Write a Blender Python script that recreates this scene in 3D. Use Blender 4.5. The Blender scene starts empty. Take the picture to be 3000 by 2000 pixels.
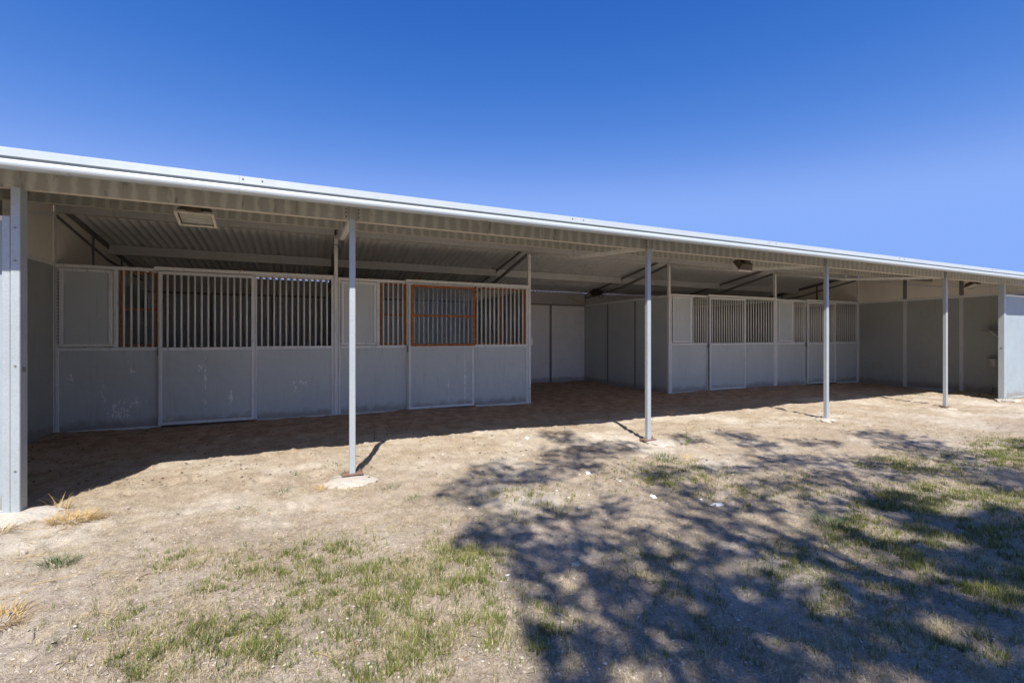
import bpy, math, random
import numpy as np
from mathutils import Vector, Quaternion

random.seed(7)
rng = np.random.default_rng(11)
SC = bpy.context.scene
COL = SC.collection
R = math.radians

# ------------------------------------------------------------------ camera
F_PX, TH, CAM_H, HOR = 1325.8, R(23.658), 1.372, 986.0     # focal length in photo pixels, yaw, eye height, horizon row
cam = bpy.data.cameras.new('camera')
cam.sensor_width = 36.0
cam.lens = F_PX * 36 / 3000
cam.shift_y = -(1000 - HOR) / 3000
cam.clip_start, cam.clip_end = 0.05, 6000
cam_o = bpy.data.objects.new('camera', cam)
cam_o.location = (0, 0, CAM_H)
cam_o.rotation_euler = (R(90), 0, -TH)
COL.objects.link(cam_o)
SC.camera = cam_o

# ------------------------------------------------------------------ sky, sun, exposure
SUN_AZ, SUN_EL = R(19.5), R(51)           # heading of the shadows from +Y towards +X, height of the sun
world = bpy.data.worlds.new('World')
SC.world = world
world.use_nodes = True
wn, wl = world.node_tree.nodes, world.node_tree.links
sky = wn.new('ShaderNodeTexSky')
sky.sky_type = 'NISHITA'
sky.sun_disc = False
sky.sun_elevation = SUN_EL
sky.sun_rotation = SUN_AZ + math.pi
sky.altitude = 1400
sky.air_density = 1.0
sky.dust_density = 0.15
sky.ozone_density = 2.2
# deeper, more saturated blue, as the photograph renders it (same curve over the whole sky)
sepc, comb = wn.new('ShaderNodeSeparateColor'), wn.new('ShaderNodeCombineColor')
wl.new(sky.outputs[0], sepc.inputs[0])
def wmath(op, a_, b_, c_=None):
    n_ = wn.new('ShaderNodeMath'); n_.operation = op
    for i_, v_ in enumerate((a_, b_, c_)):
        if v_ is None: continue
        if isinstance(v_, bpy.types.NodeSocket): wl.new(v_, n_.inputs[i_])
        else: n_.inputs[i_].default_value = v_
    return n_.outputs[0]
sg = wmath('SMOOTH_MIN', wmath('MULTIPLY', wmath('POWER', sepc.outputs[1], 1.40), 0.582), 2.5, 0.6)
sb = wmath('SMOOTH_MIN', wmath('MULTIPLY', wmath('POWER', sepc.outputs[2], 0.80), 1.52), 5.5, 0.6)
sr = wmath('MULTIPLY', sg, wmath('SMOOTH_MIN', wmath('MULTIPLY', sg, 0.262), 0.58, 0.12))
for i_, v_ in enumerate((sr, sg, sb)): wl.new(v_, comb.inputs[i_])
wl.new(comb.outputs[0], wn['Background'].inputs[0])
wn['Background'].inputs[1].default_value = 0.092
sun = bpy.data.lights.new('sun', 'SUN')
sun.energy = 4.3
sun.angle = R(0.5)
sun.color = (1.0, 0.95, 0.87)
sun_o = bpy.data.objects.new('sun', sun)
sd = Vector((math.sin(SUN_AZ) * math.cos(SUN_EL), math.cos(SUN_AZ) * math.cos(SUN_EL), -math.sin(SUN_EL)))
sun_o.rotation_euler = sd.to_track_quat('-Z', 'Y').to_euler()
sun_o.location = (-5, -14, 18)
COL.objects.link(sun_o)
SC.render.engine = 'CYCLES'
SC.cycles.max_bounces = 10
SC.cycles.diffuse_bounces = 6
SC.cycles.transparent_max_bounces = 16
SC.view_settings.view_transform = 'Standard'
SC.view_settings.look = 'None'
SC.view_settings.exposure = 0.92
SC.view_settings.gamma = 1.0
SC.view_settings.use_curve_mapping = False

# ------------------------------------------------------------------ measures (metres)
GX = [-3.312 + 3.66 * i for i in range(6)]      # column lines along the barn
YP, YS, YB, YE = 4.713, 8.29, 11.878, 4.17      # porch posts, stall fronts / ridge, back wall, eave edge
Y2, Y4 = 6.5, 10.08                             # middle purlins
SLOPE = 0.165
def roofz(y): return 3.28 - SLOPE * abs(y - YS)
PITCH, AMP = 0.127, 0.025                       # corrugation

def px_ground(px, py, z=0.0):
    d = (CAM_H - z) * F_PX / (py - HOR)
    u = (px - 1500) / F_PX
    return d * (u * math.cos(TH) + math.sin(TH)), d * (math.cos(TH) - u * math.sin(TH))
def px_x(px, Y): return Y * math.tan(math.atan((px - 1500) / F_PX) + TH)
def to_px(X, Y):
    r = X * math.cos(TH) - Y * math.sin(TH)
    d = np.maximum(X * math.sin(TH) + Y * math.cos(TH), 0.05)
    return 1500 + F_PX * r / d, HOR + F_PX * CAM_H / d

# ------------------------------------------------------------------ noise for the relief
def _hash(ix, iy, s):
    h = (ix.astype(np.int64) * 374761393 + iy.astype(np.int64) * 668265263 + s * 982451653) & 0xFFFFFFFF
    h = ((h ^ (h >> 13)) * 1274126177) & 0xFFFFFFFF
    return ((h ^ (h >> 16)) & 0xFFFF) / 65535.0
def vnoise(x, y, s=0):
    x = np.asarray(x, float); y = np.asarray(y, float)
    ix, iy = np.floor(x), np.floor(y)
    fx, fy = x - ix, y - iy
    fx, fy = fx * fx * (3 - 2 * fx), fy * fy * (3 - 2 * fy)
    a, b = _hash(ix, iy, s), _hash(ix + 1, iy, s)
    c, d = _hash(ix, iy + 1, s), _hash(ix + 1, iy + 1, s)
    return (a + (b - a) * fx) * (1 - fy) + (c + (d - c) * fx) * fy
def fbm(x, y, s=0, o=4):
    t, a, n = 0, 0.5, 0
    for k in range(o):
        t = t + a * vnoise(np.asarray(x) * 2 ** k + 17.3 * k, np.asarray(y) * 2 ** k - 9.1 * k, s + k); n += a; a *= 0.5
    return t / n
def sstep(a, b, x):
    t = np.clip((np.asarray(x, float) - a) / (b - a), 0, 1)
    return t * t * (3 - 2 * t)
def gz(x, y):
    x = np.asarray(x, float); y = np.asarray(y, float)
    near = 1 - sstep(25, 60, np.hypot(x, y))
    rough = sstep(-1, 1, 6.3 - y) * 0.6 + 0.55
    z = (fbm(x * 0.5, y * 0.5, 3, 3) - 0.5) * 0.075
    z = z + (fbm(x * 3.1, y * 3.1, 8, 3) - 0.5) * 0.055 * rough
    z = z + (fbm(x * 13, y * 13, 21, 3) - 0.5) * 0.026 * rough
    z = z + np.clip(fbm(x * 33, y * 33, 31, 2) - 0.60, 0, 1) * 0.06 * rough
    z = z + 0.03 * sstep(6.6, 8.4, y)
    # raked tyre arcs on the bare dirt
    rr = np.hypot(x - 8.6, y - 8.6)
    arc = np.exp(-((rr - 4.05) / 0.22) ** 2) * sstep(0.15, 0.6, 8.4 - x) * sstep(3.9, 4.4, y) * sstep(6.2, 5.6, y)
    z = z + arc * 0.010 * np.sin(rr * 90)
    # hoof prints: a shallow oval pit with a raised rim in some cells
    cs = 0.30
    ix, iy = np.floor(x / cs), np.floor(y / cs)
    for ox in (-1, 0, 1):
        for oy in (-1, 0, 1):
            jx, jy = ix + ox, iy + oy
            on = _hash(jx, jy, 91) < 0.30
            cx, cy = (jx + _hash(jx, jy, 92)) * cs, (jy + _hash(jx, jy, 93)) * cs
            r_ = 0.045 + 0.025 * _hash(jx, jy, 94)
            q = np.hypot(x - cx, (y - cy) * 0.85) / r_
            z = z + on * (-0.014 * np.exp(-q ** 4) + 0.007 * np.exp(-((q - 1.25) / 0.28) ** 2))
    return z * near
def gz1(x, y): return float(gz(np.array([x]), np.array([y]))[0])

# ------------------------------------------------------------------ materials
class NB:
    """small node-building helper"""
    def __init__(s, name):
        s.m = bpy.data.materials.new(name); s.m.use_nodes = True
        s.n, s.l = s.m.node_tree.nodes, s.m.node_tree.links
        s.b = s.n['Principled BSDF']
    def put(s, node, i, v):
        if v is None: return
        if isinstance(v, bpy.types.NodeSocket): s.l.new(v, node.inputs[i])
        else:
            if isinstance(v, tuple) and len(v) == 3 and node.inputs[i].type == 'RGBA': v = (*v, 1)
            node.inputs[i].default_value = v
    def math(s, op, a, b=None, clamp=False):
        n = s.n.new('ShaderNodeMath'); n.operation = op; n.use_clamp = clamp
        s.put(n, 0, a); s.put(n, 1, b); return n.outputs[0]
    def geo(s): return s.n.new('ShaderNodeNewGeometry').outputs['Position']
    def objco(s): return s.n.new('ShaderNodeTexCoord').outputs['Object']
    def mapv(s, v, scale=(1, 1, 1), loc=(0, 0, 0), rot=(0, 0, 0)):
        n = s.n.new('ShaderNodeMapping'); s.l.new(v, n.inputs[0])
        n.inputs['Scale'].default_value = scale; n.inputs['Location'].default_value = loc; n.inputs['Rotation'].default_value = rot
        return n.outputs[0]
    def noise(s, v, scale, detail=3, rough=0.55, out=0):
        n = s.n.new('ShaderNodeTexNoise'); s.l.new(v, n.inputs['Vector'])
        n.inputs['Scale'].default_value = scale; n.inputs['Detail'].default_value = detail; n.inputs['Roughness'].default_value = rough
        return n.outputs[out]
    def voro(s, v, scale, feat='F1', out=0):
        n = s.n.new('ShaderNodeTexVoronoi'); s.l.new(v, n.inputs['Vector']); n.feature = feat
        n.inputs['Scale'].default_value = scale; return n.outputs[out]
    def ramp(s, f, a, b, c0=0.0, c1=1.0):
        n = s.n.new('ShaderNodeMapRange'); n.interpolation_type = 'SMOOTHSTEP'
        s.put(n, 0, f); n.inputs[1].default_value = a; n.inputs[2].default_value = b
        n.inputs[3].default_value = c0; n.inputs[4].default_value = c1; return n.outputs[0]
    def mix(s, f, a, b, mode='MIX'):
        n = s.n.new('ShaderNodeMix'); n.data_type = 'RGBA'; n.blend_type = mode
        s.put(n, 0, f); s.put(n, 6, a); s.put(n, 7, b); return n.outputs[2]
    def sep(s, v):
        n = s.n.new('ShaderNodeSeparateXYZ'); s.l.new(v, n.inputs[0]); return n.outputs
    def bump(s, h, strength=0.3, dist=0.01):
        n = s.n.new('ShaderNodeBump'); n.inputs['Strength'].default_value = strength; n.inputs['Distance'].default_value = dist
        s.l.new(h, n.inputs['Height']); s.l.new(n.outputs[0], s.b.inputs['Normal'])
    def done(s, color=None, rough=None, metal=None, spec=None):
        s.put(s.b, 'Base Color', color); s.put(s.b, 'Roughness', rough); s.put(s.b, 'Metallic', metal)
        s.put(s.b, 'Specular IOR Level', spec)
        return s.m

def mat_galv(name, lo, hi, metal=0.35, rough=0.5, dirt=0.25, rust=0.0):
    k = NB(name); p = k.geo()
    sp = k.voro(p, 95, out=1)
    big = k.noise(p, 2.3, 4)
    spz = k.noise(k.mapv(p, (30, 30, 3)), 1.0, 4)
    v = k.math('ADD', k.math('MULTIPLY', k.sep(sp)[0], 0.35), k.math('MULTIPLY', big, 0.65))
    c = k.mix(v, lo, hi)
    c = k.mix(k.math('MULTIPLY', k.ramp(spz, 0.5, 0.75), dirt), c, (0.16, 0.13, 0.095))
    if rust:
        c = k.mix(k.math('MULTIPLY', k.ramp(k.noise(p, 14, 5), 0.66, 0.72), rust), c, (0.19, 0.06, 0.02))
    k.bump(k.noise(p, 60, 2), 0.06, 0.004)
    return k.done(c, k.ramp(spz, 0.2, 0.9, rough - 0.08, rough + 0.15), metal)

M = {}
M['galv'] = mat_galv('galvanised_steel', (0.32, 0.355, 0.375), (0.46, 0.50, 0.525), 0.25, 0.42, 0.12)
M['frame'] = mat_galv('stall_frame_steel', (0.60, 0.605, 0.57), (0.80, 0.80, 0.76), 0.0, 0.55, 0.3, 0.3)
M['bar'] = mat_galv('grille_bar_steel', (0.62, 0.61, 0.55), (0.82, 0.81, 0.74), 0.0, 0.5, 0.12)
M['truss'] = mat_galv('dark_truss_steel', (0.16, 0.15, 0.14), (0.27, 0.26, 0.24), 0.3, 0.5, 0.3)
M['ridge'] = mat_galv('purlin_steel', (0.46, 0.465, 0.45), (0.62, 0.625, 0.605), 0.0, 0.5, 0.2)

def mat_stained_lit():
    # dusty stained beam faces, with soft light patches painted in at the rib pitch
    k = NB('stained_light_banded_steel'); p = k.geo(); x, y, z = k.sep(p)
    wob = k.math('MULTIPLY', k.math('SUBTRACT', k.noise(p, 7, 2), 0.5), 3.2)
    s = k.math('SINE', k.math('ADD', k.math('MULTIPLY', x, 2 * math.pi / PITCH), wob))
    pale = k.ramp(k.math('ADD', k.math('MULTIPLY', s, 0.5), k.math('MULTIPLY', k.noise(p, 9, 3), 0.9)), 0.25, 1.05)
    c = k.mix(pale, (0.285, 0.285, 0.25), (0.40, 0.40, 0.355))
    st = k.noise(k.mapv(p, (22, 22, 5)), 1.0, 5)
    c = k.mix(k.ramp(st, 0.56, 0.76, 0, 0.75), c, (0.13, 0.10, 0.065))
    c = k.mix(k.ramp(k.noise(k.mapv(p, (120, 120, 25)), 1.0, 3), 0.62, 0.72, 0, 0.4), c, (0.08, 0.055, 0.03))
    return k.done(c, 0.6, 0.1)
M['beam'] = mat_stained_lit()

def mat_roof():
    k = NB('corrugated_roof_steel'); p = k.geo()
    c = k.mix(k.noise(k.mapv(p, (6, 1.2, 1.2)), 1.0, 5), (0.71, 0.71, 0.685), (0.85, 0.85, 0.825))
    c = k.mix(k.ramp(k.noise(p, 5, 5), 0.55, 0.8, 0, 0.4), c, (0.2, 0.16, 0.11))
    return k.done(c, k.ramp(k.noise(p, 8, 3), 0.2, 0.9, 0.4, 0.62), 0.0)
M['roof'] = mat_roof()
M['flange'] = mat_galv('bounce_lit_flange_steel', (0.50, 0.45, 0.37), (0.68, 0.63, 0.54), 0.0, 0.6, 0.3)  # paler colour carries the light bounced up from the ground

def mat_trim():
    k = NB('white_eave_trim_steel'); p = k.geo()
    c = k.mix(k.noise(k.mapv(p, (1.5, 12, 12)), 1.0, 4), (0.40, 0.445, 0.47), (0.48, 0.525, 0.55))
    return k.done(c, k.ramp(k.noise(p, 11, 3), 0.2, 0.8, 0.26, 0.36), 0.1, 0.7)
M['trim'] = mat_trim()

def mat_panel(name, base, splats=(), scuff=0.55, metal=0.0):
    k = NB(name); p = k.geo(); x, y, z = k.sep(p)
    c = k.mix(k.noise(p, 1.6, 4), tuple(b * 0.88 for b in base), tuple(b * 1.12 for b in base))
    c = k.mix(k.math('MULTIPLY', k.ramp(k.noise(k.mapv(p, (26, 26, 2.2)), 1.0, 4), 0.56, 0.74), 0.28), c, tuple(b * 0.55 for b in base))
    # pale scuffs and runs low on the panel
    sc = k.noise(k.mapv(p, (17, 17, 6)), 1.0, 5, 0.62)
    low = k.ramp(z, 1.15, 0.35, 0.0, 0.05)
    m = k.ramp(k.math('ADD', sc, low), 0.70, 0.73)
    ln = k.noise(k.mapv(p, (55, 55, 2.4)), 1.0, 3)
    m = k.math('MAXIMUM', m, k.ramp(k.math('ADD', ln, low), 0.735, 0.77))
    c = k.mix(k.math('MULTIPLY', m, scuff), c, (0.62, 0.60, 0.56))
    for (sx, sz, rx, rz, thr) in splats:
        dx = k.math('DIVIDE', k.math('SUBTRACT', x, sx), rx)
        dz = k.math('DIVIDE', k.math('SUBTRACT', z, sz), rz)
        d = k.math('SQRT', k.math('ADD', k.math('MULTIPLY', dx, dx), k.math('MULTIPLY', dz, dz)))
        f = k.math('SUBTRACT', k.noise(k.mapv(p, (46, 46, 17), rot=(0, 0.35, 0)), 1.0, 5, 0.66), k.math('MULTIPLY', d, 0.16))
        c = k.mix(k.ramp(f, thr - 0.02, thr + 0.03, 0, 0.95), c, (0.80, 0.78, 0.74))
    # splash dirt off the ground
    dirt = k.ramp(k.math('SUBTRACT', z, k.math('MULTIPLY', k.noise(p, 9, 4), 0.22)), -0.02, 0.10, 0.55, 0.0)
    c = k.mix(dirt, c, (0.20, 0.15, 0.11))
    k.bump(k.math('ADD', k.noise(p, 2.6, 2), k.math('MULTIPLY', k.noise(p, 11, 2), 0.12)), 0.35, 0.05)
    return k.done(c, k.ramp(k.noise(p, 4, 3), 0.2, 0.9, 0.36, 0.58), metal, 0.45)
GREY = (0.50, 0.53, 0.50)
M['panel'] = mat_panel('grey_wall_panel', GREY, (), 0.4)
M['panel_splash'] = mat_panel('grey_panel_with_splash', GREY,
    [(-2.56, 0.30, 0.20, 0.24, 0.47), (-2.44, 0.86, 0.05, 0.06, 0.45), (-3.12, 0.80, 0.06, 0.16, 0.50), (-2.75, 0.50, 0.05, 0.25, 0.49), (-2.36, 0.42, 0.12, 0.12, 0.50)], 0.7)
M['panel_runs'] = mat_panel('grey_panel_with_runs', GREY,
    [(-1.52, 0.75, 0.02, 0.60, 0.45), (-1.58, 0.90, 0.03, 0.10, 0.46), (-1.18, 0.40, 0.025, 0.16, 0.43), (-0.20, 0.62, 0.18, 0.05, 0.47), (-0.28, 0.52, 0.03, 0.12, 0.46)], 0.65)
M['panel_drip'] = mat_panel('grey_panel_with_drips', GREY,
    [(2.62, 0.45, 0.02, 0.55, 0.44), (2.30, 0.38, 0.02, 0.35, 0.46)], 0.6)
M['end_panel'] = mat_panel('grey_end_wall_panel', (0.34, 0.35, 0.315), (), 0.35)
M['light_panel'] = mat_panel('light_grey_back_panel', (0.82, 0.81, 0.76), (), 0.2)
M['shade_panel'] = mat_panel('shade_darkened_partition', (0.16, 0.152, 0.125), (), 0.1)  # shade inside the stalls put into a darker panel colour
M['beige'] = mat_panel('beige_gable_panel', (0.80, 0.75, 0.65), (), 0.0)
M['wing'] = mat_panel('pale_wing_panel', (0.29, 0.345, 0.375), (), 0.2)
M['header'] = mat_panel('grey_header_panel', (0.44, 0.43, 0.40), (), 0.1)

def mat_rust():
    k = NB('rusty_angle_iron'); p = k.geo()
    n = k.noise(p, 23, 6, 0.7)
    c = k.mix(k.ramp(n, 0.3, 0.7), (0.22, 0.066, 0.016), (0.50, 0.185, 0.045))
    c = k.mix(k.ramp(k.noise(p, 70, 3), 0.6, 0.75), c, (0.09, 0.03, 0.012))
    k.bump(n, 0.3, 0.004)
    return k.done(c, 0.85, 0.0)
M['rust'] = mat_rust()
M['old_rust'] = mat_galv('dull_rusty_plate', (0.15, 0.085, 0.06), (0.26, 0.17, 0.13), 0.1, 0.7, 0.3)

def mat_acrylic():
    k = NB('dusty_acrylic_sheet'); p = k.geo()
    t = k.n.new('ShaderNodeBsdfTransparent'); t.inputs[0].default_value = (0.98, 0.99, 0.98, 1)
    g = k.n.new('ShaderNodeBsdfGlossy'); g.inputs[0].default_value = (0.4, 0.4, 0.4, 1); g.inputs[1].default_value = 0.2
    d = k.n.new('ShaderNodeBsdfDiffuse'); d.inputs[0].default_value = (0.55, 0.53, 0.47, 1)
    fr = k.n.new('ShaderNodeFresnel'); fr.inputs[0].default_value = 1.49
    m1 = k.n.new('ShaderNodeMixShader'); k.l.new(fr.outputs[0], m1.inputs[0]); k.l.new(t.outputs[0], m1.inputs[1]); k.l.new(g.outputs[0], m1.inputs[2])
    run = k.noise(k.mapv(p, (38, 38, 2.2)), 1.0, 4)
    dust = k.math('ADD', k.ramp(run, 0.55, 0.74, 0.0, 0.35), k.ramp(k.noise(p, 3.5, 4), 0.40, 0.78, 0.0, 0.10))
    m2 = k.n.new('ShaderNodeMixShader'); k.l.new(dust, m2.inputs[0]); k.l.new(m1.outputs[0], m2.inputs[1]); k.l.new(d.outputs[0], m2.inputs[2])
    k.l.new(m2.outputs[0], k.n['Material Output'].inputs[0])
    return k.m
M['acrylic'] = mat_acrylic()

def mat_ground():
    k = NB('dirt_yard'); p = k.geo(); x, y, z = k.sep(p)
    big = k.noise(p, 0.9, 5, 0.6)
    med = k.noise(p, 5.0, 5, 0.65)
    fine = k.noise(p, 42, 4, 0.7)
    grit = k.noise(p, 190, 3, 0.7)
    spk = k.noise(p, 85, 5, 0.8)
    c = k.mix(k.ramp(med, 0.25, 0.75), (0.315, 0.246, 0.174), (0.455, 0.378, 0.288))
    c = k.mix(k.ramp(big, 0.45, 0.68, 0, 0.75), c, (0.60, 0.545, 0.465))           # pale dry crust
    c = k.mix(k.ramp(k.noise(p, 2.1, 5, 0.7), 0.53, 0.70, 0, 0.65), c, (0.30, 0.215, 0.145))    # browner loose soil
    c = k.mix(k.ramp(fine, 0.52, 0.74, 0, 0.55), c, (0.60, 0.54, 0.45))
    c = k.mix(k.ramp(fine, 0.46, 0.28, 0, 0.6), c, (0.17, 0.125, 0.09))
    c = k.mix(k.ramp(grit, 0.62, 0.70, 0, 0.6), c, (0.66, 0.61, 0.54))
    c = k.mix(k.ramp(grit, 0.36, 0.28, 0, 0.6), c, (0.12, 0.09, 0.065))
    # browner thatchy soil in the nearer yard, paler dust along the posts
    near = k.math('ADD', y, k.math('MULTIPLY', k.math('SUBTRACT', k.noise(p, 0.8, 4), 0.5), 2.4))
    c = k.mix(k.ramp(near, 4.2, 2.6, 0, 0.55), c, k.mix(k.ramp(fine, 0.3, 0.7), (0.205, 0.158, 0.118), (0.40, 0.33, 0.258)))
    c = k.mix(k.ramp(spk, 0.56, 0.66, 0, 0.7), c, (0.70, 0.64, 0.55))
    c = k.mix(k.ramp(spk, 0.43, 0.33, 0, 0.75), c, (0.13, 0.095, 0.07))
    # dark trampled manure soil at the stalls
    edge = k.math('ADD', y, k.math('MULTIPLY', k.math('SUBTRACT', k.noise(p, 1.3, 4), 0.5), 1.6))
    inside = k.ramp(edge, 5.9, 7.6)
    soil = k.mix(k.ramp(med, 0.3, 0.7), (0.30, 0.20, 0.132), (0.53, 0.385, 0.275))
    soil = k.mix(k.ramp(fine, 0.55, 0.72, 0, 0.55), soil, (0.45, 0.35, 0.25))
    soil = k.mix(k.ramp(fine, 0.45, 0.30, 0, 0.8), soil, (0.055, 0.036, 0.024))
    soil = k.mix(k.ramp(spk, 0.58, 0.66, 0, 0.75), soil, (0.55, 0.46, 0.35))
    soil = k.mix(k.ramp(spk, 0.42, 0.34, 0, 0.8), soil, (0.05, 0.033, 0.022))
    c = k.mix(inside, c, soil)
    k.bump(k.math('ADD', k.math('MULTIPLY', fine, 0.7), k.math('MULTIPLY', grit, 0.4)), 1.0, 0.022)
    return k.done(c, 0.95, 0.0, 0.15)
M['ground'] = mat_ground()

def mat_concrete():
    k = NB('rough_concrete'); p = k.geo()
    c = k.mix(k.noise(p, 6, 5, 0.7), (0.34, 0.31, 0.27), (0.54, 0.505, 0.45))
    c = k.mix(k.ramp(k.noise(p, 75, 3), 0.57, 0.66, 0, 0.75), c, (0.2, 0.18, 0.16))
    c = k.mix(k.ramp(k.noise(p, 11, 5, 0.7), 0.5, 0.62, 0, 0.8), c, (0.44, 0.365, 0.28))
    k.bump(k.noise(p, 50, 4), 0.7, 0.014)
    return k.done(c, 0.9)
M['concrete'] = mat_concrete()

def mat_plain(name, c0, c1, scale, rough=0.8, metal=0.0, detail=4, trans=False):
    k = NB(name); p = k.geo()
    c = k.mix(k.ramp(k.noise(p, scale, detail, 0.6), 0.3, 0.7), c0, c1)
    k.done(c, rough, metal)
    if trans:
        t = k.n.new('ShaderNodeBsdfTranslucent'); k.l.new(c, t.inputs[0])
        m = k.n.new('ShaderNodeMixShader'); m.inputs[0].default_value = 0.3
        k.l.new(k.b.outputs[0], m.inputs[1]); k.l.new(t.outputs[0], m.inputs[2])
        k.l.new(m.outputs[0], k.n['Material Output'].inputs[0])
    return k.m
M['grass'] = mat_plain('green_grass_blade', (0.07, 0.105, 0.012), (0.22, 0.25, 0.04), 11, 0.7, trans=True)
M['lush'] = mat_plain('fresh_grass_blade', (0.04, 0.09, 0.022), (0.10, 0.165, 0.045), 14, 0.65, trans=True)
M['dry'] = mat_plain('dry_grass_blade', (0.30, 0.225, 0.12), (0.74, 0.64, 0.43), 45, 0.8, trans=True)
M['straw'] = mat_plain('yellow_straw', (0.40, 0.27, 0.10), (0.68, 0.51, 0.25), 30, 0.7, trans=True)
M['leaf'] = mat_plain('tree_leaf', (0.035, 0.07, 0.02), (0.09, 0.13, 0.035), 3, 0.6, trans=True)
M['bark'] = mat_plain('tree_bark', (0.09, 0.07, 0.055), (0.2, 0.17, 0.14), 20, 0.9)
M['twig'] = mat_plain('dead_twig', (0.07, 0.05, 0.035), (0.17, 0.13, 0.10), 20, 0.9)
M['fallen'] = mat_plain('fallen_leaf', (0.20, 0.105, 0.06), (0.36, 0.21, 0.13), 5, 0.8)
M['chip'] = mat_plain('white_plaster_chip', (0.72, 0.71, 0.69), (0.86, 0.86, 0.85), 30, 0.7)
M['stone'] = mat_plain('field_stone', (0.30, 0.25, 0.20), (0.55, 0.49, 0.42), 30, 0.9)
M['lamp_body'] = mat_plain('bronze_lamp_housing', (0.045, 0.032, 0.02), (0.10, 0.075, 0.05), 20, 0.5, 0.4)
M['lamp_rim'] = mat_plain('pale_lamp_rim', (0.42, 0.39, 0.32), (0.58, 0.55, 0.46), 20, 0.5, 0.2)
M['reflector'] = mat_plain('lamp_reflector', (0.62, 0.59, 0.50), (0.74, 0.71, 0.62), 10, 0.35, 0.3)
M['ivory'] = mat_plain('ivory_plastic', (0.60, 0.52, 0.40), (0.70, 0.63, 0.52), 20, 0.5)
M['wire'] = mat_plain('black_cable', (0.03, 0.03, 0.03), (0.06, 0.05, 0.045), 20, 0.6)
M['nest'] = mat_plain('dark_nest_twigs', (0.015, 0.011, 0.008), (0.06, 0.045, 0.03), 40, 0.95)
M['brass'] = mat_plain('tan_brace_wood', (0.42, 0.32, 0.20), (0.58, 0.46, 0.30), 15, 0.7)
M['trough'] = mat_plain('grey_waterer_enamel', (0.30, 0.29, 0.27), (0.42, 0.40, 0.37), 10, 0.5)
def mat_glass():
    k = NB('lamp_glass')
    t = k.n.new('ShaderNodeBsdfTransparent'); t.inputs[0].default_value = (0.92, 0.93, 0.92, 1)
    g = k.n.new('ShaderNodeBsdfGlossy'); g.inputs[1].default_value = 0.05
    m = k.n.new('ShaderNodeMixShader'); m.inputs[0].default_value = 0.1
    k.l.new(t.outputs[0], m.inputs[1]); k.l.new(g.outputs[0], m.inputs[2]); k.l.new(m.outputs[0], k.n['Material Output'].inputs[0])
    return k.m
M['glass'] = mat_glass()

# ------------------------------------------------------------------ object helpers
WLOC = {}
def tag(o, label=None, cat=None, group=None, kind=None):
    for kk, v in (('label', label), ('category', cat), ('group', group), ('kind', kind)):
        if v: o[kk] = v
    return o
def thing(name, loc, label, cat, group=None):
    o = bpy.data.objects.new(name, None)
    o.empty_display_size = 0.2
    o.location = loc; COL.objects.link(o); WLOC[o.name] = Vector(loc)
    return tag(o, label, cat, group)
def link(name, me, centre, parent=None):
    o = bpy.data.objects.new(name, me)
    c = Vector(centre)
    o.location = c - (WLOC[parent.name] if parent else Vector((0, 0, 0)))
    if parent: o.parent = parent
    COL.objects.link(o); WLOC[o.name] = c
    return o
def mesh(name, verts, faces, mat, smooth=False):
    me = bpy.data.meshes.new(name)
    me.from_pydata([tuple(v) for v in verts], [], faces)
    if mat: me.materials.append(M[mat])
    if smooth: me.polygons.foreach_set('use_smooth', [True] * len(me.polygons))
    me.update()
    return me
def obj(name, verts, faces, mat, parent=None, smooth=False):
    v = np.asarray(verts, float)
    c = (v.min(0) + v.max(0)) / 2; c[2] = v[:, 2].min()
    return link(name, mesh(name, v - c, faces, mat, smooth), c, parent)

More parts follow.
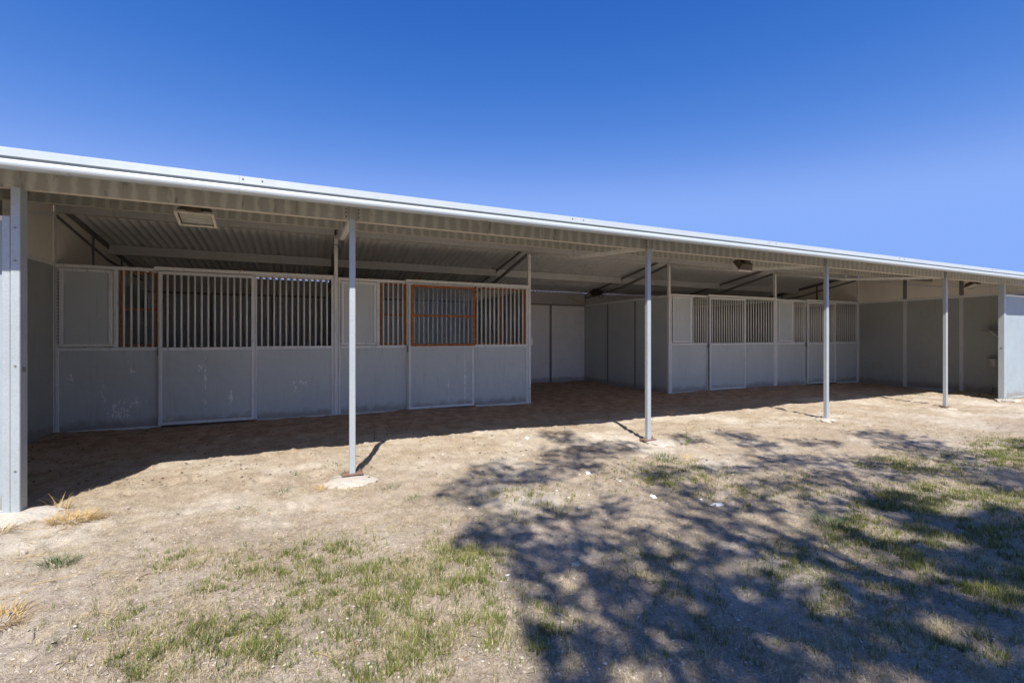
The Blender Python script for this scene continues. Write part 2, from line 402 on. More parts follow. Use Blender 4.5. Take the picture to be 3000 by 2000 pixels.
class MB:
    """collects shapes into one mesh"""
    def __init__(s): s.v, s.f = [], []
    def add(s, vs, fs):
        n = len(s.v); s.v += [tuple(v) for v in vs]; s.f += [tuple(i + n for i in f) for f in fs]; return s
    def box(s, x0, x1, y0, y1, z0, z1):
        v = [(x0, y0, z0), (x1, y0, z0), (x1, y1, z0), (x0, y1, z0), (x0, y0, z1), (x1, y0, z1), (x1, y1, z1), (x0, y1, z1)]
        return s.add(v, [(0, 3, 2, 1), (4, 5, 6, 7), (0, 1, 5, 4), (1, 2, 6, 5), (2, 3, 7, 6), (3, 0, 4, 7)])
    def cbox(s, x0, x1, y0, y1, z0, z1, c=0.004, axis='z'):
        """box whose four long edges are rounded off"""
        def poly(a0, a1, b0, b1): return [(a0 + c, b0), (a1 - c, b0), (a1, b0 + c), (a1, b1 - c), (a1 - c, b1), (a0 + c, b1), (a0, b1 - c), (a0, b0 + c)]
        if axis == 'z': return s.prism([(a, b) for a, b in poly(x0, x1, y0, y1)], 'z', z0, z1)
        if axis == 'x': return s.prism([(a, b) for a, b in poly(y0, y1, z0, z1)], 'x', x0, x1)
        return s.prism([(a, b) for a, b in poly(x0, x1, z0, z1)][::-1], 'y', y0, y1)
    def prism(s, poly, axis, a0, a1):
        P = {'x': lambda p, a: (a, p[0], p[1]), 'y': lambda p, a: (p[0], a, p[1]), 'z': lambda p, a: (p[0], p[1], a)}[axis]
        n = len(poly)
        v = [P(p, a0) for p in poly] + [P(p, a1) for p in poly]
        f = [tuple(range(n))[::-1], tuple(range(n, 2 * n))] + [(i, (i + 1) % n, n + (i + 1) % n, n + i) for i in range(n)]
        return s.add(v, f)
    def tube(s, pts, rad, seg=8):
        pts = [Vector(p) for p in pts]
        rad = rad if isinstance(rad, (list, tuple)) else [rad] * len(pts)
        vs = []; up = Vector((0.21, 0.13, 0.97))
        for i, p in enumerate(pts):
            d = (pts[min(i + 1, len(pts) - 1)] - pts[max(i - 1, 0)]).normalized()
            a = d.cross(up); a = a.normalized() if a.length > 1e-4 else d.cross(Vector((1, 0, 0))).normalized()
            b = d.cross(a)
            vs += [p + (a * math.cos(t) + b * math.sin(t)) * rad[i] for t in [2 * math.pi * q / seg for q in range(seg)]]
        fs = []
        for i in range(len(pts) - 1):
            fs += [(i * seg + q, i * seg + (q + 1) % seg, (i + 1) * seg + (q + 1) % seg, (i + 1) * seg + q) for q in range(seg)]
        fs += [tuple(range(seg))[::-1], tuple(range((len(pts) - 1) * seg, len(pts) * seg))]
        return s.add(vs, fs)
    def bar(s, p, q, w, h, up=(0, 0, 1)):
        """rectangular bar from p to q, w across, h along up"""
        p, q = Vector(p), Vector(q); d = (q - p).normalized(); u = Vector(up); u = (u - d * u.dot(d)).normalized(); a = d.cross(u)
        vs = [e + a * (i * w / 2) + u * (j * h / 2) for e in (p, q) for i, j in ((-1, -1), (1, -1), (1, 1), (-1, 1))]
        return s.add(vs, [(3, 2, 1, 0), (4, 5, 6, 7), (0, 1, 5, 4), (1, 2, 6, 5), (2, 3, 7, 6), (3, 0, 4, 7)])
    def build(s, name, mat, parent=None, smooth=False): return obj(name, s.v, s.f, mat, parent, smooth)

def lump(cx, cy, cz, rx, ry, rz, seed, nu=20, nv=10, rough=0.25, flat=0.0):
    """irregular rounded lump; returns verts, faces"""
    vs, fs = [], []
    for j in range(nv + 1):
        ph = math.pi * j / nv
        for i in range(nu):
            th = 2 * math.pi * i / nu
            d = (math.sin(ph) * math.cos(th), math.sin(ph) * math.sin(th), math.cos(ph))
            n = float(fbm(np.array([d[0] * 2.1 + d[2] * 1.3 + seed]), np.array([d[1] * 2.1 - d[2] * 0.7 + seed * 1.7]), seed, 3)[0])
            k = 1 + (n - 0.5) * 2 * rough
            zz = d[2]
            if flat: zz = math.copysign(abs(zz) ** (1 - flat), zz)
            vs.append((cx + d[0] * rx * k, cy + d[1] * ry * k, cz + zz * rz * (1 + (k - 1) * 0.5)))
    for j in range(nv):
        for i in range(nu):
            fs.append((j * nu + i, (j + 1) * nu + i, (j + 1) * nu + (i + 1) % nu, j * nu + (i + 1) % nu))
    return vs, fs

# ------------------------------------------------------------------ ground
def axis_lines(lo, hi, fn):
    v = [lo]
    while v[-1] < hi: v.append(v[-1] + fn(v[-1]))
    return v
far = [60, 120, 300, 900, 2500]
ys = [-f for f in far[::-1]] + [-30, -15, -8, -4, -2, -1] + axis_lines(-0.2, 12.6, lambda y: 0.08 if y < 0.6 else min(0.012 + 0.0065 * max(y - 1, 0), 0.06)) + [13.5, 16, 22, 35] + far
xs = [-f for f in far[::-1]] + [-30, -15, -9, -6] + axis_lines(-4.6, 16.5, lambda x: 0.02 if -2.2 < x < 3.6 else (0.032 if x < 9 else 0.055)) + [18, 22, 30] + far
gxx, gyy = np.meshgrid(np.array(xs), np.array(ys))
gzz = gz(gxx, gyy)
nx, ny = len(xs), len(ys)
gv = np.stack([gxx, gyy, gzz], -1).reshape(-1, 3)
ii, jj = np.meshgrid(np.arange(nx - 1), np.arange(ny - 1))
a = (jj * nx + ii).ravel()
gf = np.stack([a, a + 1, a + nx + 1, a + nx], 1)
def fast_mesh(name, v, f, mat, smooth=False):
    me = bpy.data.meshes.new(name)
    v = np.asarray(v, np.float32); f = np.asarray(f, np.int32)
    k = f.shape[1]
    me.vertices.add(len(v)); me.vertices.foreach_set('co', v.ravel())
    me.loops.add(f.size); me.loops.foreach_set('vertex_index', f.ravel())
    me.polygons.add(len(f)); me.polygons.foreach_set('loop_start', np.arange(0, f.size, k, dtype=np.int32))
    me.update(calc_edges=True)
    me.polygons.foreach_set('use_smooth', np.full(len(f), smooth))
    me.materials.append(M[mat])
    return me
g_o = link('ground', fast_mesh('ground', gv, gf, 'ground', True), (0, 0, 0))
tag(g_o, 'bare sandy dirt yard with patchy grass in front of and under the barn', 'ground', kind='structure')

# ------------------------------------------------------------------ the barn
barn = thing('horse_barn', (GX[0] + 9.15, YS, 0), 'long open-fronted grey metal shed-row horse barn with corrugated roof', 'barn')
XL, XR = GX[0] - 0.28, GX[5] + 0.28

# corrugated roof sheets, one object each
def roof_sheet_mesh(n, y0, y1):
    seg = 10 * n
    w = n * PITCH
    xs_ = np.linspace(-w / 2 - 0.02, w / 2 + 0.02, seg + 3)
    zz = AMP * np.cos(2 * np.pi * (xs_ + w / 2) / PITCH)
    vs, fs = [], []
    yy = np.linspace(y0, y1, 5); m = len(xs_)
    for dz in (0.0, 0.0012):
        for y in yy:
            vs += [(x, y - (y0 + y1) / 2, z + dz + roofz(y) - roofz((y0 + y1) / 2)) for x, z in zip(xs_, zz)]
    L = 5 * m
    for j in range(4):
        for i in range(m - 1):
            q = j * m + i
            fs += [(q, q + m, q + m + 1, q + 1), (L + q, L + q + 1, L + q + m + 1, L + q + m)]
    for i in range(m - 1):
        fs += [(i, i + 1, L + i + 1, L + i), (4 * m + i, L + 4 * m + i, L + 4 * m + i + 1, 4 * m + i + 1)]
    for j in range(4):
        fs += [(j * m, L + j * m, L + (j + 1) * m, (j + 1) * m), (j * m + m - 1, (j + 1) * m + m - 1, L + (j + 1) * m + m - 1, L + j * m + m - 1)]
    me = mesh('roof_sheet', vs, fs, 'roof')
    me.polygons.foreach_set('use_smooth', [True] * len(me.polygons))
    return me
SW = 7 * PITCH
rf, rb = roof_sheet_mesh(7, YE + 0.034, YS - 0.02), roof_sheet_mesh(7, YS + 0.02, YB + 0.035)
nsh = int(round((XR - XL) / SW))
for i in range(nsh):
    x = XL + SW * (i + 0.5)
    for me, y0, y1 in ((rf, YE + 0.034, YS - 0.02), (rb, YS + 0.02, YB + 0.035)):
        link('roof_sheet', me, (x, (y0 + y1) / 2, roofz((y0 + y1) / 2) + AMP + 0.002 + (0.0025 if i % 2 else 0)), barn)
XR = XL + SW * nsh
MB().prism([(YS - 0.2, roofz(YS - 0.2) + 0.036), (YS, 3.32), (YS + 0.2, roofz(YS + 0.2) + 0.036), (YS + 0.2, roofz(YS + 0.2) + 0.04), (YS, 3.325), (YS - 0.2, roofz(YS - 0.2) + 0.04)], 'x', XL, XR).build('ridge_cap', 'trim', barn)

# eave trim: upper band, groove, rounded lower bead; three-metre lengths
def trim_profile():
    y, z0, z1 = YE, 2.515, 2.652
    p = [(y + 0.05, z1 + 0.004), (y - 0.002, z1), (y - 0.004, z1 - 0.058), (y + 0.016, z1 - 0.061), (y + 0.024, z1 - 0.070), (y + 0.018, z1 - 0.078)]
    cx, cz, r = y + 0.010, z0 + 0.032, 0.030
    for k in range(9):
        t = R(75) + R(170) * k / 8
        p.append((cx + r * math.cos(t) * 0.75, cz + r * math.sin(t)))
    p += [(y + 0.02, z0 - 0.002), (y + 0.05, z0), (y + 0.05, z0 + 0.004), (y + 0.03, z0 + 0.006), (y + 0.03, z1 - 0.004), (y + 0.05, z1 - 0.002)]
    return p
TL = 3.05
x = XL
while x < XR - 0.1:
    x1 = min(x + TL, XR)
    MB().prism(trim_profile(), 'x', x, x1 - 0.0015).build('eave_trim', 'trim', barn)
    sc_ = MB()
    for q_ in (0.025, 0.16): sc_.tube([(x + q_, YE - 0.001, 2.628), (x + q_, YE - 0.007, 2.628)], 0.006, 8)
    tag(sc_.build('lap_screws', 'wire', barn), kind='stuff')
    x = x1

# C-section purlins between the column lines
def c_beam(name, x0, x1, y, ztop, h, mat, fl=0.062, t=0.003, lip=0.018):
    z0 = ztop - h
    p = [(y, z0), (y + fl, z0), (y + fl, z0 + lip), (y + fl - t, z0 + lip), (y + fl - t, z0 + t), (y + t, z0 + t), (y + t, ztop - t),
         (y + fl - t, ztop - t), (y + fl - t, ztop - lip), (y + fl, ztop - lip), (y + fl, ztop), (y, ztop)]
    o = MB().prism(p, 'x', x0, x1).build(name, mat, barn)
    o.data.materials.append(M['flange'])
    for k_ in (2, 3): o.data.polygons[k_].material_index = 1      # bottom flange and lip: bounced ground light put in as a paler colour
    return o
PW = 0.057
for i in range(5):
    a0, a1 = GX[i], GX[i + 1]
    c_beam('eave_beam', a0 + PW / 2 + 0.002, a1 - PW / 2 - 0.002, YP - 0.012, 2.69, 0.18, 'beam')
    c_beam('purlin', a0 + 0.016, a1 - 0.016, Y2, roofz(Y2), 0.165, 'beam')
    c_beam('ridge_beam', a0 + 0.034, a1 - 0.034, YS - 0.03, roofz(YS) - 0.006, 0.18, 'ridge')
    c_beam('purlin', a0 + 0.016, a1 - 0.016, Y4, roofz(Y4), 0.165, 'ridge')
    for xx, s in ((a0 + PW / 2 + 0.03, 1), (a1 - PW / 2 - 0.03, -1)):
        b = MB()
        for zz in (2.545, 2.585, 2.62): b.cbox(xx - 0.006, xx + 0.006, YP - 0.019, YP - 0.0122, zz - 0.006, zz + 0.006, 0.002, 'y')
        tag(b.build('beam_bolts', 'wire', barn), kind='stuff')

# porch posts
for i in (1, 2, 3, 4):
    x = GX[i]
    po = MB().cbox(x - PW / 2, x + PW / 2, YP - 0.03, YP + 0.028, 0.0, 2.655, 0.005).build('porch_post', 'galv', barn)
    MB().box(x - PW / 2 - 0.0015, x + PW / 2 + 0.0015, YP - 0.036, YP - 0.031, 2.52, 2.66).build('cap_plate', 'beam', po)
    zb = 0.035 if i < 3 else 0.012
    MB().cbox(x - 0.10, x + 0.10, YP - 0.055, YP + 0.055, zb - 0.012, zb, 0.004).build('base_plate', 'old_rust', po)
    b = MB()
    for s in (-1, 1):
        b.prism([(x + s * 0.072 + 0.014 * math.cos(t), YP + 0.014 * math.sin(t)) for t in [k * math.pi / 3 for k in range(6)]], 'z', zb - 0.001, zb + 0.014)
        b.tube([(x + s * 0.072, YP, zb + 0.01), (x + s * 0.072, YP, zb + 0.034)], 0.006, 6)
    tag(b.build('anchor_bolts', 'old_rust', po), kind='stuff')

# end wings: corner post, channel, pale panel, top channel
for (xp, s) in ((-2.05, -1), (13.60, 1)):
    xa, xb = sorted((xp, xp + s * 0.055))
    po = MB().cbox(xa, xb, YP - 0.05, YP + 0.05, 0.0, 2.508, 0.004).build('wing_post', 'galv', barn)
    b = MB()
    for zz in (0.35, 1.15, 1.95, 2.2):
        b.tube([(xp + s * 0.028, YP - 0.049, zz), (xp + s * 0.028, YP - 0.054, zz)], 0.008, 8)
    tag(b.build('screws', 'truss', po), kind='stuff')
    MB().box(min(xp, xp - s * 0.002), max(xp, xp - s * 0.002), YP - 0.02, YP + 0.02, 1.1, 1.14).build('slot', 'truss', po)
    xe = GX[0] if s < 0 else GX[5]
    xc0, xc1 = sorted((xp + s * 0.0575, xp + s * 0.105))
    MB().cbox(xc0, xc1, YP - 0.045, YP + 0.03, 0.01, 2.285, 0.004).build('wing_channel', 'galv', barn)
    xw0, xw1 = sorted((xp + s * 0.106, xe - s * 0.03))
    MB().box(xw0, xw1, YP - 0.025, YP + 0.02, 0.0, 2.25).build('wing_panel', 'wing', barn)
    MB().cbox(xw0, xw1, YP - 0.04, YP + 0.03, 2.2505, 2.287, 0.004, 'x').build('wing_top_channel', 'frame', barn)
    MB().cbox(xw0, xw1, YP - 0.036, YP - 0.0255, 0.02, 0.06, 0.003, 'x').build('wing_bottom_channel', 'galv', barn)
# outer end posts of the eave
for x in (GX[0], GX[5]):
    MB().cbox(x - 0.028, x + 0.028, YP - 0.028, YP + 0.028, 0, 2.655, 0.004).build('wall_post', 'galv', barn)

# walls running front to back and the back wall, panel by panel
def wall_y(X, ya, yb, n, zt=2.352, upper=False, mat='panel', mw=0.05, side=1):
    st = (yb - ya) / n
    for i in range(n):
        y0, y1 = ya + st * i, ya + st * (i + 1)
        MB().box(X - 0.02, X + 0.02, y0 + mw / 2 + 0.0015, y1 - mw / 2 - 0.0015, 0.0, zt).build('wall_panel', mat, barn)
        if upper:
            z0 = 2.412
            v = []
            for xx in (X - 0.016, X + 0.016):
                v += [(xx, y0 + 0.0265, z0), (xx, y1 - 0.0265, z0), (xx, y1 - 0.0265, roofz(y1) + 0.004), (xx, y0 + 0.0265, roofz(y0) + 0.004)]
            MB().add(v, [(0, 1, 2, 3), (7, 6, 5, 4), (0, 4, 5, 1), (1, 5, 6, 2), (2, 6, 7, 3), (3, 7, 4, 0)]).build('gable_panel', 'beige', barn)
    for i in range(n + 1):
        y = ya + st * i
        if abs(y - YS) < 0.02 or abs(y - YP) < 0.02: continue
        top = roofz(y) - 0.005 if y > YB - 0.1 else zt
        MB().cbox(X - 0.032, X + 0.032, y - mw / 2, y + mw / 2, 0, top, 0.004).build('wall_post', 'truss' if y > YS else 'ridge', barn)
        if upper and y < YB - 0.1:
            MB().cbox(X - 0.032, X + 0.032, y - mw / 2, y + mw / 2, zt + 0.0595, roofz(y) - 0.005, 0.004).build('gable_stud', 'truss', barn)
    MB().cbox(X - 0.030, X + 0.030, ya + 0.03, yb - 0.03, zt + 0.001, zt + 0.058, 0.004, 'y').build('wall_rail', 'frame', barn)
wall_y(GX[0], YP, YS, 3, upper=True, mat='end_panel')
wall_y(GX[0], YS, YB, 3, upper=True)
wall_y(GX[5], YP, YS, 3, upper=True, mat='end_panel', mw=0.085)
wall_y(GX[5], YS, YB, 3, upper=True, mat='shade_panel')
for i in (1, 2, 3, 4): wall_y(GX[i], YS, YB, 3, zt=2.30, mat={1: 'end_panel', 2: 'end_panel', 3: 'panel', 4: 'shade_panel'}[i])
for i in range(5):
    for k in range(3):
        x0, x1 = GX[i] + 1.22 * k, GX[i] + 1.22 * (k + 1)
        MB().box(x0 + 0.036, x1 - 0.036, YB - 0.02, YB + 0.02, 0, 2.30).build('wall_panel', 'light_panel' if i == 2 else 'panel', barn)
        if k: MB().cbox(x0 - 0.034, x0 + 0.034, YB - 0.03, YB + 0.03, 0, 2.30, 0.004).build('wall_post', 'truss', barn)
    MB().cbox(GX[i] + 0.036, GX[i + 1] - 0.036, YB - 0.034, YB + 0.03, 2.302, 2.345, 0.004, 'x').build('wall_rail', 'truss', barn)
    MB().box(GX[i] + 0.03, GX[i + 1] - 0.03, YB - 0.015, YB + 0.015, 2.347, roofz(YB) + 0.016).build('header_panel', 'header', barn)

# tall posts at the ridge and trusses on the column lines
for i in range(6):
    x = GX[i]
    MB().cbox(x - 0.03, x + 0.03, YS - 0.032, YS + 0.032, 0.0, 3.098, 0.004).build('ridge_post', 'frame', barn)
    for (yo, ym) in ((YP + 0.06, Y2 + 0.03), (YB - 0.06, Y4 + 0.03)):
        top = MB()
        ye = YS - 0.04 if yo < YS else YS + 0.045
        top.bar((x, ye, roofz(ye) - 0.045), (x, yo, roofz(yo) - 0.035), 0.03 if 0 < i < 5 else 0.07, 0.045 if 0 < i < 5 else 0.085)
        top.build('truss_top_chord', 'truss', barn)
        zo = 2.535 if yo < YS else 2.56
        bc = MB()
        bc.bar((x, ye, 3.06), (x, ym, 2.70), 0.055, 0.046)
        bc.bar((x, ym, 2.70), (x, yo, zo), 0.055, 0.046)
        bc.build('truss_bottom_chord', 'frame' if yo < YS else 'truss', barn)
        MB().cbox(x - 0.015, x + 0.015, ym - 0.02, ym + 0.02, 2.715, roofz(ym) - 0.07, 0.003).build('truss_strut', 'ridge', barn)
# small gusset at the first porch post
MB().bar((GX[1] - 0.035, YS - 0.2, 2.93), (GX[1] - 0.035, YS - 0.02, 2.80), 0.006, 0.09).build('gusset', 'frame', barn)

# stall fronts
BARME = {}
def grille_bar(x, y, z0, z1, parent):
    h = round(z1 - z0, 3)
    if h not in BARME:
        b = MB().tube([(0, 0, 0), (0, 0, h)], 0.0145, 8)
        me = mesh('bar', b.v, b.f, 'bar'); me.polygons.foreach_set('use_smooth', [len(p.vertices) == 4 for p in me.polygons]); BARME[h] = me
    return link('bar', BARME[h], (x, y, z0), parent)
ZT, ZM = 2.385, 1.195
def stall_front(i, mats, door_bars=13, n_win=5, n_fix=12):
    X = GX[i]
    Yf0, Yf1 = YS - 0.026, YS + 0.016
    fr = MB()
    fr.cbox(X + 0.036, X + 0.074, Yf0, Yf1, 0.0, ZT - 0.05, 0.004)               # left stile
    fr.cbox(X + 0.036, X + 3.624, Yf0 - 0.001, Yf1 + 0.001, ZT - 0.0495, ZT, 0.005, 'x')  # top rail
    fr.cbox(X + 0.0745, X + 1.19, Yf0 + 0.001, Yf1 - 0.001, ZM - 0.026, ZM + 0.024, 0.004, 'x')
    fr.cbox(X + 0.672, X + 0.722, Yf0, Yf1, ZM + 0.0245, ZT - 0.05, 0.004)
    fr.cbox(X + 1.1905, X + 1.228, Yf0, Yf1, 0.0, ZT - 0.05, 0.004)
    fr.cbox(X + 2.44, X + 2.48, Yf0, Yf1, 0.0, ZT - 0.05, 0.004)
    fr.cbox(X + 2.4805, X + 3.585, Yf0 + 0.001, Yf1 - 0.001, ZM - 0.026, ZM + 0.024, 0.004, 'x')
    fr.cbox(X + 3.5855, X + 3.624, Yf0, Yf1, 0.0, ZT - 0.05, 0.004)
    fr.cbox(X + 0.0745, X + 1.19, Yf0 + 0.004, Yf1 - 0.004, 0.0, 0.05, 0.004, 'x')
    fr.cbox(X + 2.4805, X + 3.585, Yf0 + 0.004, Yf1 - 0.004, 0.0, 0.05, 0.004, 'x')
    f = fr.build('stall_frame', 'frame', barn)
    MB().box(X + 0.076, X + 1.1885, YS - 0.012, YS + 0.012, 0.0505, ZM - 0.027).build('lower_panel', mats[0], f)
    MB().box(X + 2.482, X + 3.5835, YS - 0.012, YS + 0.012, 0.0505, ZM - 0.027).build('lower_panel', mats[2], f)
    for k in range(n_win): grille_bar(X + 0.722 + (1.19 - 0.722) * (k + 0.75) / (n_win + 0.5), YS - 0.004, ZM + 0.024, ZT - 0.049, f)
    for k in range(n_fix): grille_bar(X + 2.48 + (3.585 - 2.48) * (k + 0.75) / (n_fix + 0.5), YS - 0.004, ZM + 0.024, ZT - 0.049, f)
    # feed door
    fd = MB()
    a0, a1, b0, b1, y0, y1 = X + 0.082, X + 0.664, ZM + 0.032, ZT - 0.058, YS - 0.046, YS - 0.008
    w = 0.043
    fd.cbox(a0, a1, y0, y1, b0, b0 + w, 0.004, 'x').cbox(a0, a1, y0, y1, b1 - w, b1, 0.004, 'x')
    fd.cbox(a0, a0 + w, y0 + .0005, y1, b0 + w + .0005, b1 - w - .0005, 0.004).cbox(a1 - w, a1, y0 + .0005, y1, b0 + w + .0005, b1 - w - .0005, 0.004)
    fdo = fd.build('feed_door', 'frame', barn)
    MB().box(a0 + w - 0.002, a1 - w + 0.002, YS - 0.032, YS - 0.014, b0 + w - 0.002, b1 - w + 0.002).build('door_panel', 'panel', fdo)
    hg = MB()
    zz = b0 + 0.05
    while zz < b1 - 0.06:
        hg.tube([(a0 - 0.004, y0 - 0.002, zz), (a0 - 0.004, y0 - 0.002, zz + 0.032)], 0.006, 6); zz += 0.046
    hg.build('hinge', 'truss', fdo)
    lt = MB().tube([(a1 - 0.09, y0 - 0.012, b0 + 0.022), (a1 + 0.04, y0 - 0.012, b0 + 0.022)], 0.008, 8)
    lt.box(a1 - 0.085, a1 - 0.02, y0 - 0.006, y0 - 0.0005, b0 + 0.004, b0 + 0.040).box(a1 + 0.012, a1 + 0.03, y0 - 0.024, YS - 0.027, b0 + 0.006, b0 + 0.040)
    lt.build('latch', 'bar', fdo)
    # sliding door on its track
    tr = MB().cbox(X + 1.165, X + 3.62, YS - 0.098, YS - 0.054, 2.352, 2.404, 0.006, 'x').build('door_track', 'frame', barn)
    for xx in (1.36, 2.28, 3.3):
        MB().box(X + xx - 0.008, X + xx + 0.008, YS - 0.085, YS - 0.067, 2.402, 2.432).build('track_stop', 'rust', tr)
    d0, d1, y0, y1, z0, z1 = X + 1.214, X + 2.452, YS - 0.092, YS - 0.052, 0.06, 2.338
    w = 0.044
    sd_ = MB()
    sd_.cbox(d0, d1, y0, y1, z1 - w, z1, 0.004, 'x').cbox(d0, d1, y0, y1, z0, z0 + w, 0.004, 'x')
    sd_.cbox(d0 + w + .0005, d1 - w - .0005, y0 - 0.003, y1, ZM - 0.030, ZM + 0.018, 0.005, 'x')
    for e0, e1 in ((d0, d0 + w), (d1 - w, d1)): sd_.cbox(e0, e1, y0 + .0005, y1, z0 + w + .0005, z1 - w - .0005, 0.004)
    sdo = sd_.build('sliding_door', 'frame', barn)
    MB().box(d0 + w - 0.002, d1 - w + 0.002, YS - 0.082, YS - 0.062, z0 + w - 0.002, ZM - 0.031).build('door_panel', mats[1], sdo)
    for k in range(door_bars): grille_bar(d0 + w + (d1 - d0 - 2 * w) * (k + 0.75) / (door_bars + 0.5), YS - 0.072, ZM + 0.018, z1 - w, sdo)
    MB().box(d1 - 0.05, d1 + 0.03, YS - 0.11, YS - 0.028, 0.03, 0.055).build('door_guide', 'rust', barn)
    MB().box(d0 - 0.018, d0 - 0.002, YS - 0.075, YS - 0.030, ZM - 0.10, ZM + 0.01).build('door_catch', 'truss', sdo)
stall_front(0, ('panel_splash', 'panel_runs', 'panel_runs'))
stall_front(1, ('panel', 'panel_drip', 'panel'))
stall_front(3, ('panel', 'panel', 'panel'), 14, 6, 11)
stall_front(4, ('panel', 'panel', 'panel'), 14, 6, 11)

# ------------------------------------------------------------------ rusty framed acrylic windows behind and on the bars
def acrylic_window(x0, x1, z0, z1, y, label, mid=None, vert=None, w=0.03, hooks=False):
    t = thing('acrylic_window', ((x0 + x1) / 2, y, z0), label, 'window', 'rusty framed clear windows fitted to the stall grilles')
    b = MB()
    b.box(x0, x1, y, y + 0.02, z0, z0 + w).box(x0, x1, y, y + 0.02, z1 - w, z1)
    b.box(x0, x0 + w, y + .0005, y + 0.02, z0 + w, z1 - w).box(x1 - w, x1, y + .0005, y + 0.02, z0 + w, z1 - w)
    fr = b.build('frame', 'rust', t)
    if mid: MB().box(x0 + w, x1 - w, y + 0.001, y + 0.018, mid - w / 2, mid + w / 2).build('crossbar', 'rust', t)
    if vert: MB().box(vert - w * .45, vert + w * .45, y + 0.001, y + 0.018, z0 + w, z1 - w).build('mullion', 'rust', t)
    MB().box(x0 + 0.004, x1 - 0.004, y + 0.0205, y + 0.0245, z0 + 0.004, z1 - 0.004).build('pane', 'acrylic', t)
    if hooks:
        for xx, s in ((x0, -1), (x1, 1)):
            for zz in (z0 + 0.13, z1 - 0.13):
                MB().tube([(xx - s * 0.005, y + 0.004, zz), (xx + s * 0.03, y - 0.006, zz + 0.006), (xx + s * 0.034, y + 0.02, zz - 0.02)], 0.0055, 6).build('hook', 'bar', t)
    return t
acrylic_window(GX[0] + 0.735, GX[0] + 1.18, ZM + 0.03, ZT - 0.06, YS + 0.022, 'rusty framed streaky window behind the bars in the left-most stall', mid=1.775)
acrylic_window(GX[1] + 0.735, GX[1] + 1.18, ZM + 0.03, ZT - 0.06, YS + 0.022, 'narrow rusty framed window between feed door and sliding door', mid=1.765)
acrylic_window(GX[1] + 1.262, GX[1] + 2.462, ZM + 0.005, 2.305, YS - 0.128, 'large rust-orange framed window hooked over the bars of the sliding door', mid=1.755, w=0.038, hooks=True)
acrylic_window(GX[1] + 2.49, GX[1] + 3.575, ZM + 0.03, ZT - 0.06, YS + 0.022, 'wide rusty framed window behind bars next to the open breezeway', vert=GX[1] + 3.03)

# ------------------------------------------------------------------ floodlights under the eave beam
def floodlight(X, label, n=(0, -0.42, -0.90)):
    y = YP + 0.24; zt = 2.525
    t = thing('floodlight', (X, y, 2.38), label, 'lamp', 'floodlights hanging under the eave beam')
    # lens plane leans back: front edge up, rear edge down
    n = Vector(n).normalized(); ax = Vector((1, 0, 0)); v = n.cross(ax).normalized()
    if v.z < 0: v = -v
    c = Vector((X, y, 2.445))
    def quadbox(mb, cc, w0, h0, w1, h1, depth, off=0.0):
        vs = [cc + n * off + ax * (i * w0 / 2) + v * (j * h0 / 2) for i, j in ((-1, -1), (1, -1), (1, 1), (-1, 1))]
        vs += [cc + n * (off - depth) + ax * (i * w1 / 2) + v * (j * h1 / 2) for i, j in ((-1, -1), (1, -1), (1, 1), (-1, 1))]
        return mb.add(vs, [(0, 1, 2, 3), (7, 6, 5, 4), (0, 4, 5, 1), (1, 5, 6, 2), (2, 6, 7, 3), (3, 7, 4, 0)])
    quadbox(MB(), c, 0.285, 0.185, 0.22, 0.11, 0.085, -0.012).build('housing', 'lamp_body', t)
    rim = MB()
    for sx in (-1, 1): quadbox(rim, c + ax * (sx * 0.139), 0.022, 0.20, 0.022, 0.20, 0.024, 0.008)
    for sv in (-1, 1): quadbox(rim, c + v * (sv * 0.091), 0.2555, 0.019, 0.2555, 0.019, 0.024, 0.008)
    rim.build('rim', 'lamp_rim', t)
    quadbox(MB(), c, 0.24, 0.15, 0.24, 0.15, 0.002, -0.0085).build('reflector', 'reflector', t)
    MB().tube([c + n * 0.0 - ax * 0.07, c + n * 0.0 + ax * 0.07], 0.006, 8).build('tube_bulb', 'chip', t)
    quadbox(MB(), c, 0.254, 0.162, 0.254, 0.162, 0.002, 0.0078).build('glass', 'glass', t)
    jb = MB().cbox(X - 0.06, X + 0.06, y - 0.11, y - 0.03, 2.49, 2.56, 0.006, 'x')
    jb.build('junction_box', 'lamp_body', t)
    br = MB()
    for s in (-1, 1): br.bar((X + s * 0.115, y - 0.06, 2.505), c + ax * (s * 0.115) - n * 0.05, 0.004, 0.024, (0, 1, 0.4))
    br.box(X - 0.118, X + 0.118, y - 0.075, y - 0.045, 2.562, 2.566)
    br.box(X - 0.05, X + 0.05, YP + 0.045, y - 0.05, 2.568, 2.573)
    br.build('bracket', 'lamp_rim', t)
    return t
floodlight(-0.985, 'brown floodlight with a clear glass face under the eave left of the first post')
floodlight(6.02, 'dark brown floodlight under the eave between the second and third posts', (0, 0.75, -0.66))
floodlight(13.02, 'distant floodlight under the eave near the right-hand corner post')

# ------------------------------------------------------------------ small fittings
t = thing('livestock_waterer', (GX[5] - 0.15, 5.25, 0.66), 'grey waterer bowl with upright pipe on the right end wall', 'waterer')
b = MB()
ring_o = [(GX[5] - 0.032 - 0.26 * math.sin(k * math.pi / 12), 5.25 + 0.17 * math.cos(k * math.pi / 12)) for k in range(13)]
ring_i = [(GX[5] - 0.034 - 0.235 * math.sin(k * math.pi / 12), 5.25 + 0.148 * math.cos(k * math.pi / 12)) for k in range(13)]
n = 13
vv = [(x * 1.0 + (GX[5] - x) * 0.14, 5.25 + (y - 5.25) * 0.86, 0.66) for x, y in ring_o] + [(x, y, 0.85) for x, y in ring_o] + [(x, y, 0.85) for x, y in ring_i] + [(x, y, 0.72) for x, y in ring_i]
ff = []
for k in range(12):
    for r in range(3): ff.append((r * n + k, r * n + k + 1, (r + 1) * n + k + 1, (r + 1) * n + k))
